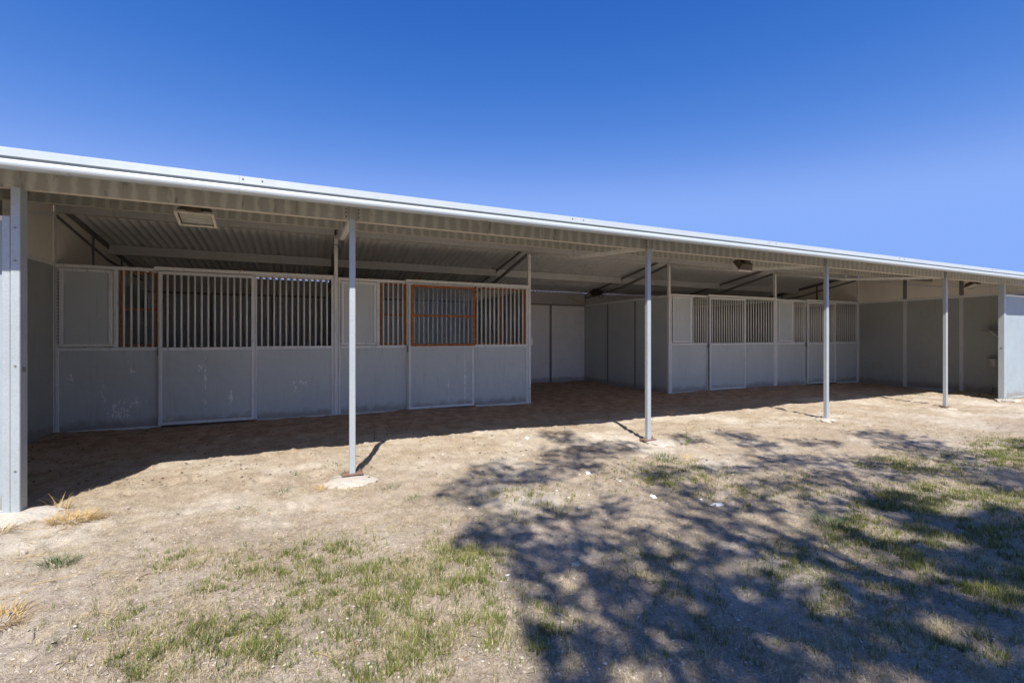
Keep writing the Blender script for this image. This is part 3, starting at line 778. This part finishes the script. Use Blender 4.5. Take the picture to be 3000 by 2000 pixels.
ff += [tuple(range(13))[::-1], tuple(range(39, 52)), (0, 13, 26, 39), (12, 51, 38, 25)]
MB().add(vv, ff).build('bowl', 'trough', t)
MB().tube([(GX[5] - 0.10, 5.18, 0.80), (GX[5] - 0.10, 5.18, 1.50)], 0.038, 10).build('pipe', 'trough', t)
MB().box(GX[5] - 0.26, GX[5] - 0.033, 5.06, 5.42, 1.505, 1.535).build('shelf', 'truss', t)
MB().bar((GX[5] - 0.24, 5.3, 1.50), (GX[5] - 0.04, 5.12, 1.26), 0.02, 0.02).build('shelf_brace', 'frame', t)

t = thing('outlet_box', (GX[2] + 0.05, YS + 0.02, 1.21), 'small ivory outlet box on the breezeway post', 'outlet')
MB().cbox(GX[2] + 0.0315, GX[2] + 0.075, YS - 0.032, YS + 0.045, 1.21, 1.325, 0.004).build('box', 'ivory', t)
MB().box(GX[2] + 0.0755, GX[2] + 0.079, YS - 0.028, YS + 0.041, 1.215, 1.320).build('cover_plate', 'ivory', t)

w = MB().tube([(GX[1] - 0.03, YS - 0.20, 2.90), (GX[1] - 0.01, YS - 0.22, 2.905), (GX[1] + 0.03, YS - 0.22, 2.87), (GX[1] + 0.045, YS - 0.215, 2.81), (GX[1] + 0.05, YS - 0.21, 2.74)], 0.007, 6).build('hanging_cable', 'wire')
tag(w, 'short loop of dark cable hanging at the first tall post', 'cable')

# bird nest on the truss over the breezeway
b = MB()
nc = Vector((GX[3] - 0.10, YB - 0.75, 2.66))
vs, fs = lump(nc.x, nc.y, nc.z, 0.20, 0.15, 0.10, 5, 18, 10, 0.35)
b.add(vs, fs)
for k in range(60):
    a_ = random.random() * 6.28; r_ = random.uniform(0.1, 0.2)
    p = nc + Vector((r_ * math.cos(a_), r_ * math.sin(a_), random.uniform(-0.08, 0.08)))
    q = p + Vector((random.uniform(-.12, .12), random.uniform(-.12, .12), random.uniform(-.12, .05)))
    b.tube([p, (p + q) / 2 + Vector((0, 0, 0.01)), q], 0.004, 4)
tag(b.build('bird_nest', 'nest'), 'dark ragged bird nest on the truss above the breezeway back wall', 'nest')
tag(MB().bar((px_x(1666, YB - 0.12), YB - 0.12, 2.56), (px_x(1722, YB - 0.06), YB - 0.06, 2.36), 0.025, 0.03).build('brace_strip', 'brass'),
    'tan diagonal strip leaning across the header of the breezeway back wall', 'brace')

# ------------------------------------------------------------------ footings
def footing(cx, cy, rx, ry, h, seed, label):
    vs, fs = lump(cx, cy, gz1(cx, cy) - 0.01, rx, ry, h, seed, 48, 18, 0.38, 0.35)
    o = obj('concrete_footing', vs, fs, 'concrete', None, True)
    return tag(o, label, 'footing', 'concrete footings of the posts')
footing(GX[1] - 0.02, YP - 0.10, 0.23, 0.25, 0.036, 3, 'round pale concrete footing under the nearest porch post')
footing(GX[2] + 0.08, YP - 0.08, 0.21, 0.23, 0.034, 9, 'pale concrete footing under the second porch post beside a green tuft')
footing(GX[3] - 0.02, YP - 0.02, 0.16, 0.17, 0.028, 14, 'small concrete footing under the third porch post')
footing(GX[4] - 0.02, YP - 0.02, 0.15, 0.16, 0.026, 15, 'small concrete footing under the fourth, farthest porch post')
footing(-2.16, YP - 0.08, 0.33, 0.22, 0.045, 19, 'rough speckled concrete footing under the left corner post')
footing(13.70, YP - 0.05, 0.28, 0.20, 0.04, 23, 'concrete footing under the right corner post among weeds')

# ------------------------------------------------------------------ vegetation
def blades(P, H, W, lean, az, curl=0.4, seg=2):
    """P (n,2) roots; returns verts, quads for bent grass blades"""
    n = len(P)
    z0 = gz(P[:, 0], P[:, 1])
    dirx, diry = np.cos(az), np.sin(az)
    px_, py_ = -diry, dirx
    rows = []
    for s in range(seg + 1):
        t = s / seg
        hh = H * (t - 0.25 * curl * t * t)
        off = H * (lean * t + curl * lean * t * t)
        wd = W * (1 - 0.85 * t)
        cx, cy, cz = P[:, 0] + dirx * off, P[:, 1] + diry * off, z0 + hh * np.cos(np.minimum(lean, 1.5)) - 0.004
        rows.append(np.stack([np.stack([cx - px_ * wd, cy - py_ * wd, cz], 1), np.stack([cx + px_ * wd, cy + py_ * wd, cz], 1)], 1))
    V = np.stack(rows, 1).reshape(-1, 3)
    k = 2 * (seg + 1)
    base = (np.arange(n) * k)[:, None]
    Fs = [base + np.array([[2 * s, 2 * s + 1, 2 * s + 3, 2 * s + 2]]) for s in range(seg)]
    return V, np.concatenate(Fs, 0)
def blob_density(X, Y, blobs):
    px, py = to_px(X, Y)
    d = np.zeros_like(X)
    for (cx, cy, rx, ry, a) in blobs:
        q = ((px - cx) / rx) ** 2 + ((py - cy) / ry) ** 2
        d = np.maximum(d, a * np.exp(-q ** 1.5))
    return d
GREEN = [(700, 1880, 330, 150, 1.0), (1000, 1720, 260, 110, .9), (1180, 1900, 300, 130, .9), (820, 1660, 200, 60, .55), (1330, 1680, 160, 90, .8), (560, 1640, 120, 60, .4),
         (1500, 1850, 160, 140, .6), (420, 1950, 140, 70, .7), (1950, 1400, 180, 40, .5), (2200, 1440, 260, 45, .35), (2520, 1560, 110, 60, .9), (2650, 1600, 160, 70, .8),
         (2800, 1480, 260, 55, .9), (2900, 1600, 200, 80, .7), (2950, 1720, 150, 80, .9), (2700, 1360, 160, 30, .5), (2960, 1330, 120, 40, .6), (2350, 1680, 200, 80, .35),
         (2560, 1750, 200, 80, .4), (1900, 1650, 120, 60, .25), (2000, 1750, 150, 60, .25), (1560, 1480, 140, 50, .3), (2200, 1900, 300, 80, .2), (2700, 1900, 260, 80, .3)]
DRYB = [(900, 1800, 700, 260, .8), (1300, 1450, 420, 110, .35), (2500, 1700, 700, 260, .8), (2700, 1900, 500, 160, 1.0), (300, 1700, 420, 240, .4), (1050, 1440, 160, 40, .7), (1900, 1850, 500, 200, .45), (2850, 1500, 300, 150, .6), (700, 1500, 400, 80, .25)]
def scatter(N, blobs, xr, yr, noise_s, base=0.0, clump=2.0):
    # nearer ground needs more points: draw depth with a bias towards the camera
    u = rng.random(N)
    Y = yr[0] + (yr[1] - yr[0]) * u ** 1.6
    X = xr[0] + (xr[1] - xr[0]) * rng.random(N)
    px, py = to_px(X, Y)
    vis = (px > -150) & (px < 3150) & (py < 2120)
    d = blob_density(X, Y, blobs) + base
    n = fbm(X * noise_s, Y * noise_s, 41, 3)
    n2 = fbm(X * noise_s * 4, Y * noise_s * 4, 57, 2)
    d = d * (0.25 + 0.75 * sstep(0.32, 0.60, n)) * (0.3 + clump * sstep(0.48, 0.72, n2))
    m = vis & (rng.random(N) < d) & (Y < 6.2)
    return np.stack([X[m], Y[m]], 1)
Cc = scatter(380000, GREEN, (-2.0, 9.0), (0.75, 5.5), 3.0)
def clump_blades(Cc, lo, hi, rad):
    cnt = rng.integers(lo, hi, len(Cc))
    idx = np.repeat(np.arange(len(Cc)), cnt); n = len(idx)
    a_ = rng.random(n) * 6.283; r_ = rad * np.sqrt(rng.random(n)) * rng.uniform(0.5, 1.3, len(Cc))[idx]
    P = Cc[idx] + np.stack([r_ * np.cos(a_), r_ * np.sin(a_)], 1)
    hc = rng.uniform(0.55, 1.25, len(Cc))[idx]
    return P, n, a_, hc
P, n, a_, hc = clump_blades(Cc, 3, 10, 0.017)
V, Fq = blades(P, rng.uniform(0.020, 0.056, n) * hc, rng.uniform(0.0010, 0.0019, n), np.abs(rng.normal(0.2, 0.25, n)), a_ + rng.normal(0, 0.7, n), 0.5)
gme = fast_mesh('grass', V, Fq, 'grass')
gme.materials.append(M['dry'])
gme.polygons.foreach_set('material_index', np.tile((rng.random(n) < 0.22).astype(np.int32), 2))   # dead blades among the live ones
tag(link('grass', gme, (0, 0, 0)), 'thin patches of short green grass across the dirt yard', 'grass', kind='stuff')
# dry litter: short pale blades lying nearly flat
P = scatter(1100000, DRYB, (-2.2, 9.0), (0.75, 6.0), 2.2, 0.10, 1.4)
n = len(P)
V, Fq = blades(P, rng.uniform(0.012, 0.050, n), rng.uniform(0.0005, 0.0011, n), rng.uniform(0.6, 1.45, n), rng.random(n) * 6.283, 0.2)
V[:, 2] += 0.005
tag(link('dry_grass', fast_mesh('dry_grass', V, Fq, 'dry'), (0, 0, 0)), 'fine dry grass litter lying over the sandy yard', 'dry grass', kind='stuff')
# loose straw stalks
b = MB()
def stalk(x, y, L, az, r=0.0017):
    q = (x + L * math.cos(az), y + L * math.sin(az)); m = ((x + q[0]) / 2 + random.uniform(-.02, .02), (y + q[1]) / 2 + random.uniform(-.02, .02))
    b.tube([(x, y, gz1(x, y) + 0.006), (*m, gz1(*m) + 0.012), (*q, gz1(*q) + 0.006)], r, 4)
for k in range(130):
    pxx, pyy = random.uniform(0, 3000), 1260 + 740 * random.random() ** 0.8
    if random.random() < 0.45: pxx = random.uniform(0, 1300)
    x, y = px_ground(pxx, pyy)
    if y < 6: stalk(x, y, random.uniform(0.03, 0.13), random.gauss(0.3, 0.8), random.uniform(0.0007, 0.0013))
for (p0, p1) in (((0, 1645), (150, 1620)), ((95, 1715), (250, 1680)), ((0, 1755), (110, 1735)), ((240, 1795), (315, 1797)), ((120, 1585), (215, 1548)), ((270, 1510), (310, 1542)), ((920, 1930), (1005, 1975)), ((50, 1556), (150, 1553))):
    a_, q_ = px_ground(*p0), px_ground(*p1)
    stalk(a_[0], a_[1], math.hypot(q_[0] - a_[0], q_[1] - a_[1]), math.atan2(q_[1] - a_[1], q_[0] - a_[0]), 0.0018)
for k in range(220):      # chaff on the shaded soil by the stalls
    x, y = px_ground(random.uniform(90, 2800), random.uniform(1112, 1330))
    if y < 11: stalk(x, y, random.uniform(0.02, 0.09), random.random() * 3.14, random.uniform(0.0012, 0.0024))
tag(b.build('straw', 'straw'), 'loose yellow straw stalks scattered over the dirt', 'straw', kind='stuff')

def tuft(px, py, n, spread, h, mat, label, lean=(0.1, 0.8), name='grass_tuft', w=0.0022, az=None, sy=1.0):
    cx, cy = px_ground(px, py)
    a_ = rng.random(n) * 6.283; r_ = spread * np.sqrt(rng.random(n))
    P = np.stack([cx + r_ * np.cos(a_), cy + r_ * np.sin(a_) * sy], 1)
    azz = a_ + rng.normal(0, 0.6, n) if az is None else rng.normal(az, 0.7, n)
    V, Fq = blades(P, rng.uniform(0.5, 1.1, n) * h, np.full(n, w) * rng.uniform(.6, 1.2, n), rng.uniform(lean[0], lean[1], n), azz, 0.7, 3)
    c = np.array([cx, cy, gz1(cx, cy)])
    return tag(link(name, fast_mesh(name, V - c, Fq, mat), c), label, 'grass tuft', 'separate tufts of grass in the yard')
tuft(172, 1652, 150, 0.085, 0.075, 'lush', 'dark green tuft alone on bare dirt near the left corner post', sy=0.6)
tuft(-15, 1566, 160, 0.09, 0.09, 'dry', 'yellowing dry tuft at the left edge below the corner footing', (0.2, 1.0))
tuft(0, 1825, 200, 0.075, 0.085, 'straw', 'straw-coloured tuft at the left edge of the foreground', (0.2, 1.1))
tuft(215, 1530, 300, 0.14, 0.085, 'straw', 'flattened heap of golden straw beside the left corner footing', (0.35, 1.1), 'straw_clump', 0.003, None, 0.5)
tuft(185, 1492, 40, 0.06, 0.14, 'straw', 'thin pale tuft standing behind the left corner footing', (0.1, 0.6))
tuft(1945, 1340, 220, 0.16, 0.085, 'lush', 'green tuft in front of the second porch post footing')
tuft(2020, 1345, 60, 0.10, 0.10, 'straw', 'pale straw tuft at the right end of the second footing')
tuft(2435, 1540, 180, 0.11, 0.13, 'lush', 'tall bright green tuft in the dappled shade on the right')
tuft(1005, 1395, 30, 0.04, 0.07, 'lush', 'little green sprig left of the nearest footing', (0.3, 1.0))
tuft(975, 1372, 45, 0.09, 0.05, 'lush', 'low green sprigs just left of the nearest porch post', (0.4, 1.1))
tuft(865, 1395, 25, 0.05, 0.06, 'lush', 'small green sprig on bare dirt left of the nearest footing', (0.4, 1.1))
tuft(1145, 1430, 50, 0.06, 0.06, 'lush', 'green sprig on bare dirt right of the nearest footing', (0.4, 1.1))
tuft(1215, 1455, 60, 0.07, 0.06, 'lush', 'green sprig at the tip of the tree shadow', (0.4, 1.1))
tuft(825, 1440, 40, 0.05, 0.06, 'lush', 'green sprig in the sunlit dirt below the two left stalls', (0.4, 1.1))
tuft(715, 1490, 40, 0.06, 0.05, 'lush', 'flat green sprig on pale dirt at left centre', (0.5, 1.2))
tuft(945, 1430, 60, 0.05, 0.08, 'straw', 'dry golden tuft at the left rim of the nearest footing', (0.2, 0.9))
tuft(1960, 1215, 25, 0.05, 0.22, 'straw', 'pale wispy tuft at the roof shadow edge by the second post', (0.1, 0.5))
tuft(2990, 1150, 300, 0.25, 0.8, 'straw', 'tall dry weeds against the pale wing panel at the right edge', (0.05, 0.35), 'weed_clump', 0.003)
tuft(2940, 1172, 160, 0.16, 0.14, 'lush', 'low green tuft at the foot of the right corner post')
tuft(2690, 1155, 60, 0.10, 0.10, 'lush', 'small green tuft at the roof shadow edge near the fourth post')

def weed(px, py, h, nl, label, mat='lush', z=0.0):
    cx, cy = px_ground(px, py)
    c = Vector((cx, cy, gz1(cx, cy)))
    t = thing('weed', c, label, 'weed', 'single weeds in the yard')
    tipv = Vector((random.uniform(-.15, .15) * h, random.uniform(-.1, .1) * h, h))
    MB().tube([c - Vector((0, 0, .01)), c + tipv * 0.5 + Vector((.01, 0, 0)), c + tipv], [0.004, 0.003, 0.0015], 5).build('stem', mat, t)
    b = MB()
    for k in range(nl):
        s = 0.15 + 0.85 * k / max(nl - 1, 1)
        p = c + tipv * s; a_ = k * 2.4 + random.random(); L = h * random.uniform(.22, .42) * (1.15 - 0.5 * s)
        d = Vector((math.cos(a_), math.sin(a_), random.uniform(.1, .7))).normalized(); sd2 = d.cross(Vector((0, 0, 1))).normalized() * L * 0.22
        b.add([p, p + d * L * .5 + sd2, p + d * L, p + d * L * .5 - sd2], [(0, 1, 2, 3)])
    b.build('leaves', mat, t)
weed(1095, 1290, 0.16, 6, 'small leafy weed just right of the nearest porch post shadow')
weed(1132, 1295, 0.14, 7, 'leafy weed at the end of the nearest post shadow')
weed(1780, 1230, 0.14, 5, 'small weed at the end of the second post shadow', 'grass')
weed(2010, 1303, 0.22, 9, 'single upright weed right of the second footing', 'grass')
weed(1070, 1560, 0.05, 9, 'small leafy weed on the pale bare patch in the foreground', 'grass')
weed(1140, 1660, 0.06, 12, 'bushy little weed between the grass patches in the foreground', 'grass')
weed(2905, 1160, 0.26, 10, 'weed with pale stems left of the right corner post')
weed(2870, 1163, 0.22, 8, 'low weed in front of the right end wall', 'grass')

# ------------------------------------------------------------------ chips, stones, leaves, twigs
def chip(px, py, rx, ry, rz, seed, label, mat='chip', name='plaster_chip', cat='chip'):
    cx, cy = px_ground(px, py)
    vs, fs = lump(cx, cy, gz1(cx, cy) + rz * 0.6, rx, ry, rz, seed, 14, 6, 0.75, 0.3)
    return tag(obj(name, vs, fs, mat), label, cat)
chip(2103, 1479, 0.056, 0.026, 0.006, 31, 'largest flat white chip lying in the tree shadow')
chip(1722, 1384, 0.026, 0.022, 0.013, 35, 'white chunk in the tree shadow below the second footing')
chip(1913, 1459, 0.022, 0.034, 0.014, 37, 'white chip between the two other chips in the tree shadow')
chip(1543, 1290, 0.028, 0.026, 0.012, 39, 'white chip on sunlit dirt above the tree shadow')
chip(1343, 1222, 0.030, 0.024, 0.010, 43, 'pale chip in the roof shadow in front of the breezeway')
chip(1686, 1655, 0.024, 0.022, 0.014, 47, 'pinkish pale stone in the middle of the tree shadow', 'stone', 'stone', 'stone')
chip(70, 1620, 0.016, 0.014, 0.012, 49, 'small tan stone left of the dark green tuft', 'stone', 'stone', 'stone')
chip(168, 1592, 0.020, 0.014, 0.010, 51, 'flat tan stone above the dark green tuft', 'stone', 'stone', 'stone')
chip(1492, 1686, 0.030, 0.007, 0.006, 53, 'thin white stick of litter at the edge of the tree shadow', 'chip', 'litter_stick', 'litter')
def pebbles(name, N, mat, area, size, label, cat, flat=0.5):
    b = MB()
    pts = [px_ground(random.uniform(*area[0]), area[1][0] + (area[1][1] - area[1][0]) * random.random() ** 1.3) for k in range(N)]
    zs_ = gz(np.array([p_[0] for p_ in pts]), np.array([p_[1] for p_ in pts]))
    for k in range(N):
        x, y = pts[k]
        s = random.uniform(*size); a_ = random.random() * 3.14
        z = float(zs_[k]) + s * 0.15
        vs = []
        for (i, j, q) in ((1, 0, 0), (0.3, 0.8, 0.1), (-0.8, 0.5, -0.1), (-0.7, -0.6, 0.1), (0.4, -0.8, -0.1), (0.1, 0.1, 1), (0, 0, -1)):
            i, j, q = i + random.uniform(-.25, .25), j + random.uniform(-.25, .25), q
            vs.append((x + s * (i * math.cos(a_) - j * math.sin(a_)), y + s * (i * math.sin(a_) + j * math.cos(a_)), z + s * q * flat))
        b.add(vs, [(i, (i + 1) % 5, 5) for i in range(5)] + [((i + 1) % 5, i, 6) for i in range(5)])
    tag(b.build(name, mat), label, cat, kind='stuff')
pebbles('white_chips', 110, 'chip', ((1250, 2150), (1185, 1520)), (0.004, 0.014), 'tiny white chips sprinkled between the breezeway and the tree shadow', 'chips')
pebbles('pebbles', 4500, 'stone', ((-50, 3050), (1190, 2000)), (0.003, 0.010), 'small tan pebbles and clods all over the dirt yard', 'pebbles')
pebbles('manure_crumbs', 1800, 'twig', ((60, 2900), (1112, 1420)), (0.004, 0.018), 'dark crumbs of manure and bark on the shaded soil', 'crumbs', 0.45)
pebbles('fallen_leaves', 45, 'fallen', ((700, 2950), (1290, 1980)), (0.007, 0.017), 'curled rust-brown fallen leaves scattered on the yard', 'leaves', 0.2)
b = MB()
for k in range(70):
    pxx, pyy = random.uniform(0, 3000), random.choice((random.uniform(1150, 1300), random.uniform(1300, 1990)))
    x, y = px_ground(pxx, pyy); L = random.uniform(.03, .10); a_ = random.gauss(0.2, .8)
    q = (x + L * math.cos(a_), y + L * math.sin(a_))
    b.tube([(x, y, gz1(x, y) + .004), ((x + q[0]) / 2, (y + q[1]) / 2 + .01, gz1(x, y) + .012), (*q, gz1(*q) + .004)], [random.uniform(.001, .0025)] * 2 + [.0008], 4)
tag(b.build('twigs', 'twig'), 'thin dark twigs and bark slivers scattered on the ground', 'twigs', kind='stuff')

# ------------------------------------------------------------------ the tree behind the viewer whose shade dapples the yard
SH = [(1075, 1130, 70, 34), (1125, 1078, 60, 16), (1180, 1100, 60, 16), (1290, 1003, 46, 16), (1310, 1040, 90, 16), (1400, 1030, 90, 14), (1235, 1085, 70, 18), (1330, 1068, 60, 14),
      (1150, 1205, 90, 30), (1090, 1240, 50, 18), (1190, 1250, 80, 40), (1260, 1180, 60, 26), (1380, 1170, 80, 30), (1290, 1300, 90, 50), (1230, 1340, 50, 50), (1440, 1240, 80, 36),
      (1350, 1390, 110, 60), (1480, 1330, 90, 50), (1420, 1470, 120, 70), (1560, 1440, 100, 60), (1250, 1470, 40, 40), (1510, 1085, 70, 16), (1620, 1190, 90, 34), (1560, 1130, 80, 20), (1690, 1260, 90, 36),
      (1600, 1270, 60, 34), (1640, 1400, 90, 50), (1750, 1060, 110, 16), (1650, 1075, 70, 14), (1690, 1000, 50, 10), (1580, 1005, 40, 10), (1740, 1020, 60, 10), (1870, 1015, 60, 8), (1850, 1055, 70, 10),
      (2010, 998, 70, 7), (2090, 1020, 100, 12), (2180, 1045, 100, 14), (1980, 1060, 90, 12), (1900, 1095, 100, 14), (2080, 1085, 110, 14), (2230, 1090, 90, 14), (2310, 1120, 60, 16), (1790, 1120, 110, 20), (1740, 1170, 90, 24),
      (1900, 1165, 100, 20), (2020, 1150, 70, 14), (1850, 1250, 100, 30), (1950, 1230, 60, 18), (1960, 1330, 110, 32), (2080, 1370, 100, 34), (2120, 1250, 70, 16), (2230, 1310, 90, 20), (2310, 1250, 60, 20),
      (1820, 1400, 90, 40), (1950, 1460, 90, 34), (2130, 1470, 90, 26), (2280, 1420, 60, 24), (1700, 1510, 120, 50), (1850, 1540, 100, 34), (2250, 1530, 80, 24), (1560, 1545, 120, 40), (1330, 1540, 80, 30), (1500, 1420, 90, 40), (1400, 1330, 60, 40), (1620, 1480, 90, 40), (1760, 1450, 90, 40), (1340, 1250, 60, 30), (1530, 1280, 50, 26)]
random.seed(23)
tree_x, tree_y = 2.3, -4.9
tree = thing('shade_tree', (tree_x, tree_y, 0), 'broad leafy tree out of frame that casts the dappled shadow', 'tree')
clusters = []
for (dx, dy, rx, ry) in SH:
    k_ = 3000 / 2352
    gx_, gy_ = px_ground(dx * k_, dy * k_)
    d = CAM_H * F_PX / (dy * k_ - HOR)
    sx_ = max(rx * k_ * d / F_PX, 0.10)
    sy_ = max(ry * k_ * d * d / (F_PX * CAM_H), 0.10)
    z = 5.6 + 0.62 * gy_ + random.uniform(-0.7, 0.9)
    h = z / math.tan(SUN_EL)
    clusters.append((gx_ - h * math.sin(SUN_AZ), gy_ - h * math.cos(SUN_AZ), z, sx_, sy_))
for k in range(70):      # the side of the crown turned away from the yard
    a_ = random.uniform(math.pi * 1.0, math.pi * 2.0); r_ = random.uniform(0.6, 3.4)
    clusters.append((tree_x + r_ * math.cos(a_) + 0.3, tree_y - 0.3 + 0.8 * r_ * math.sin(a_), random.uniform(6.4, 10.2), 0.5, 0.5))
# openings in the crown where the light comes through
GAP = [(1172 + .777 * x_, 1200 + .7775 * y_, rx_ * .777, ry_ * .777) for x_, y_, rx_, ry_ in (
    (640, 640, 60, 34), (540, 770, 40, 60), (950, 640, 50, 26), (830, 490, 50, 50), (900, 400, 60, 26), (1290, 590, 70, 26), (1300, 690, 50, 24), (1000, 870, 40, 40), (1390, 860, 50, 60),
    (1500, 630, 90, 30), (1600, 730, 90, 34), (1760, 900, 90, 40), (1310, 405, 70, 18), (700, 330, 70, 20), (1230, 190, 120, 18), (1450, 330, 90, 12), (1850, 470, 90, 26), (2050, 500, 120, 24),
    (2100, 370, 140, 16), (1950, 620, 110, 26), (2150, 700, 120, 26), (1700, 560, 80, 16), (2050, 830, 120, 30), (2200, 930, 110, 30), (1100, 760, 60, 30), (740, 790, 40, 24), (760, 560, 40, 24), (1150, 990, 110, 24), (1550, 930, 60, 26), (480, 380, 50, 24), (1000, 520, 30, 22))]
GAPG = []
for (px_g, py_g, rx_, ry_) in GAP:
    g_ = px_ground(px_g, py_g); d_ = CAM_H * F_PX / (py_g - HOR)
    GAPG.append((g_[0], g_[1], rx_ * d_ / F_PX, ry_ * d_ * d_ / (F_PX * CAM_H)))
LV, LF = [], []
for (cx, cy, cz, sx_, sy_) in clusters:
    area = sx_ * sy_
    n = int(min(max(area * 2200, 95), 950))
    aa, rr = rng.random(n) * 6.283, np.sqrt(rng.random(n)) * (0.85 + 0.3 * rng.random(n))
    c = np.stack([cx + sx_ * rr * np.cos(aa), cy + sy_ * 0.95 * rr * np.sin(aa), rng.normal(cz, 0.12, n)], 1)
    hh_ = c[:, 2] / math.tan(SUN_EL)
    fx_, fy_ = c[:, 0] + hh_ * math.sin(SUN_AZ), c[:, 1] + hh_ * math.cos(SUN_AZ)
    keep = np.ones(n, bool)
    for (qx, qy, qa, qb) in GAPG: keep &= ~((((fx_ - qx) / qa) ** 2 + ((fy_ - qy) / qb) ** 2 < 1) & (rng.random(n) < 0.9))
    c = c[keep]; n = len(c)
    if n < 3: continue
    th, ph = rng.random(n) * 6.283, np.arccos(rng.uniform(-0.2, 1, n))
    nrm = np.stack([np.sin(ph) * np.cos(th), np.sin(ph) * np.sin(th), np.cos(ph)], 1)
    a1 = np.cross(nrm, np.tile([0.31, 0.17, 0.93], (n, 1))); a1 /= np.linalg.norm(a1, axis=1, keepdims=True) + 1e-9
    a2 = np.cross(nrm, a1)
    s = rng.uniform(0.022, 0.042, n)[:, None]
    q = np.stack([c - a1 * s * 1.5, c + a2 * s * 0.8, c + a1 * s * 1.7, c - a2 * s * 0.8], 1).reshape(-1, 3)
    base = sum(len(v) for v in LV)
    LV.append(q); LF.append(np.arange(4 * n).reshape(-1, 4) + base)
LVa = np.concatenate(LV); c0 = np.array([tree_x, tree_y, 0.0])
link('crown', fast_mesh('crown', LVa - c0, np.concatenate(LF), 'leaf'), c0, tree)
tk = MB()
tk.tube([(tree_x, tree_y, -0.2), (tree_x + .04, tree_y, 0.6), (tree_x - .05, tree_y + .05, 2.2), (tree_x + .05, tree_y + .1, 3.9), (tree_x + .1, tree_y + .2, 5.2)], [0.34, 0.25, 0.22, 0.20, 0.15], 14)
tk.build('trunk', 'bark', tree, True)
# limbs: the clusters sorted by bearing share limbs, then each has its own twig
byang = sorted(clusters, key=lambda c: math.atan2(c[1] - tree_y, c[0] - tree_x))
G = 9
for g in range(G):
    grp = byang[g * len(byang) // G:(g + 1) * len(byang) // G]
    m = Vector((sum(c[0] for c in grp) / len(grp), sum(c[1] for c in grp) / len(grp), sum(c[2] for c in grp) / len(grp) - 0.8))
    st = Vector((tree_x + .05, tree_y + .1, 3.6 + 0.18 * g))
    mid = st.lerp(m, 0.5) + Vector((0, 0, 0.35))
    lb = MB().tube([st, mid, m], [0.10, 0.065, 0.035], 8)
    for c in grp:
        p = Vector(c[:3]); s0 = mid.lerp(m, random.uniform(.2, 1.0))
        lb.tube([s0, s0.lerp(p, .5) + Vector((random.uniform(-.15, .15), random.uniform(-.15, .15), .12)), p], [0.020, 0.012, 0.005], 5)
    lb.build('limb', 'bark', tree, True)
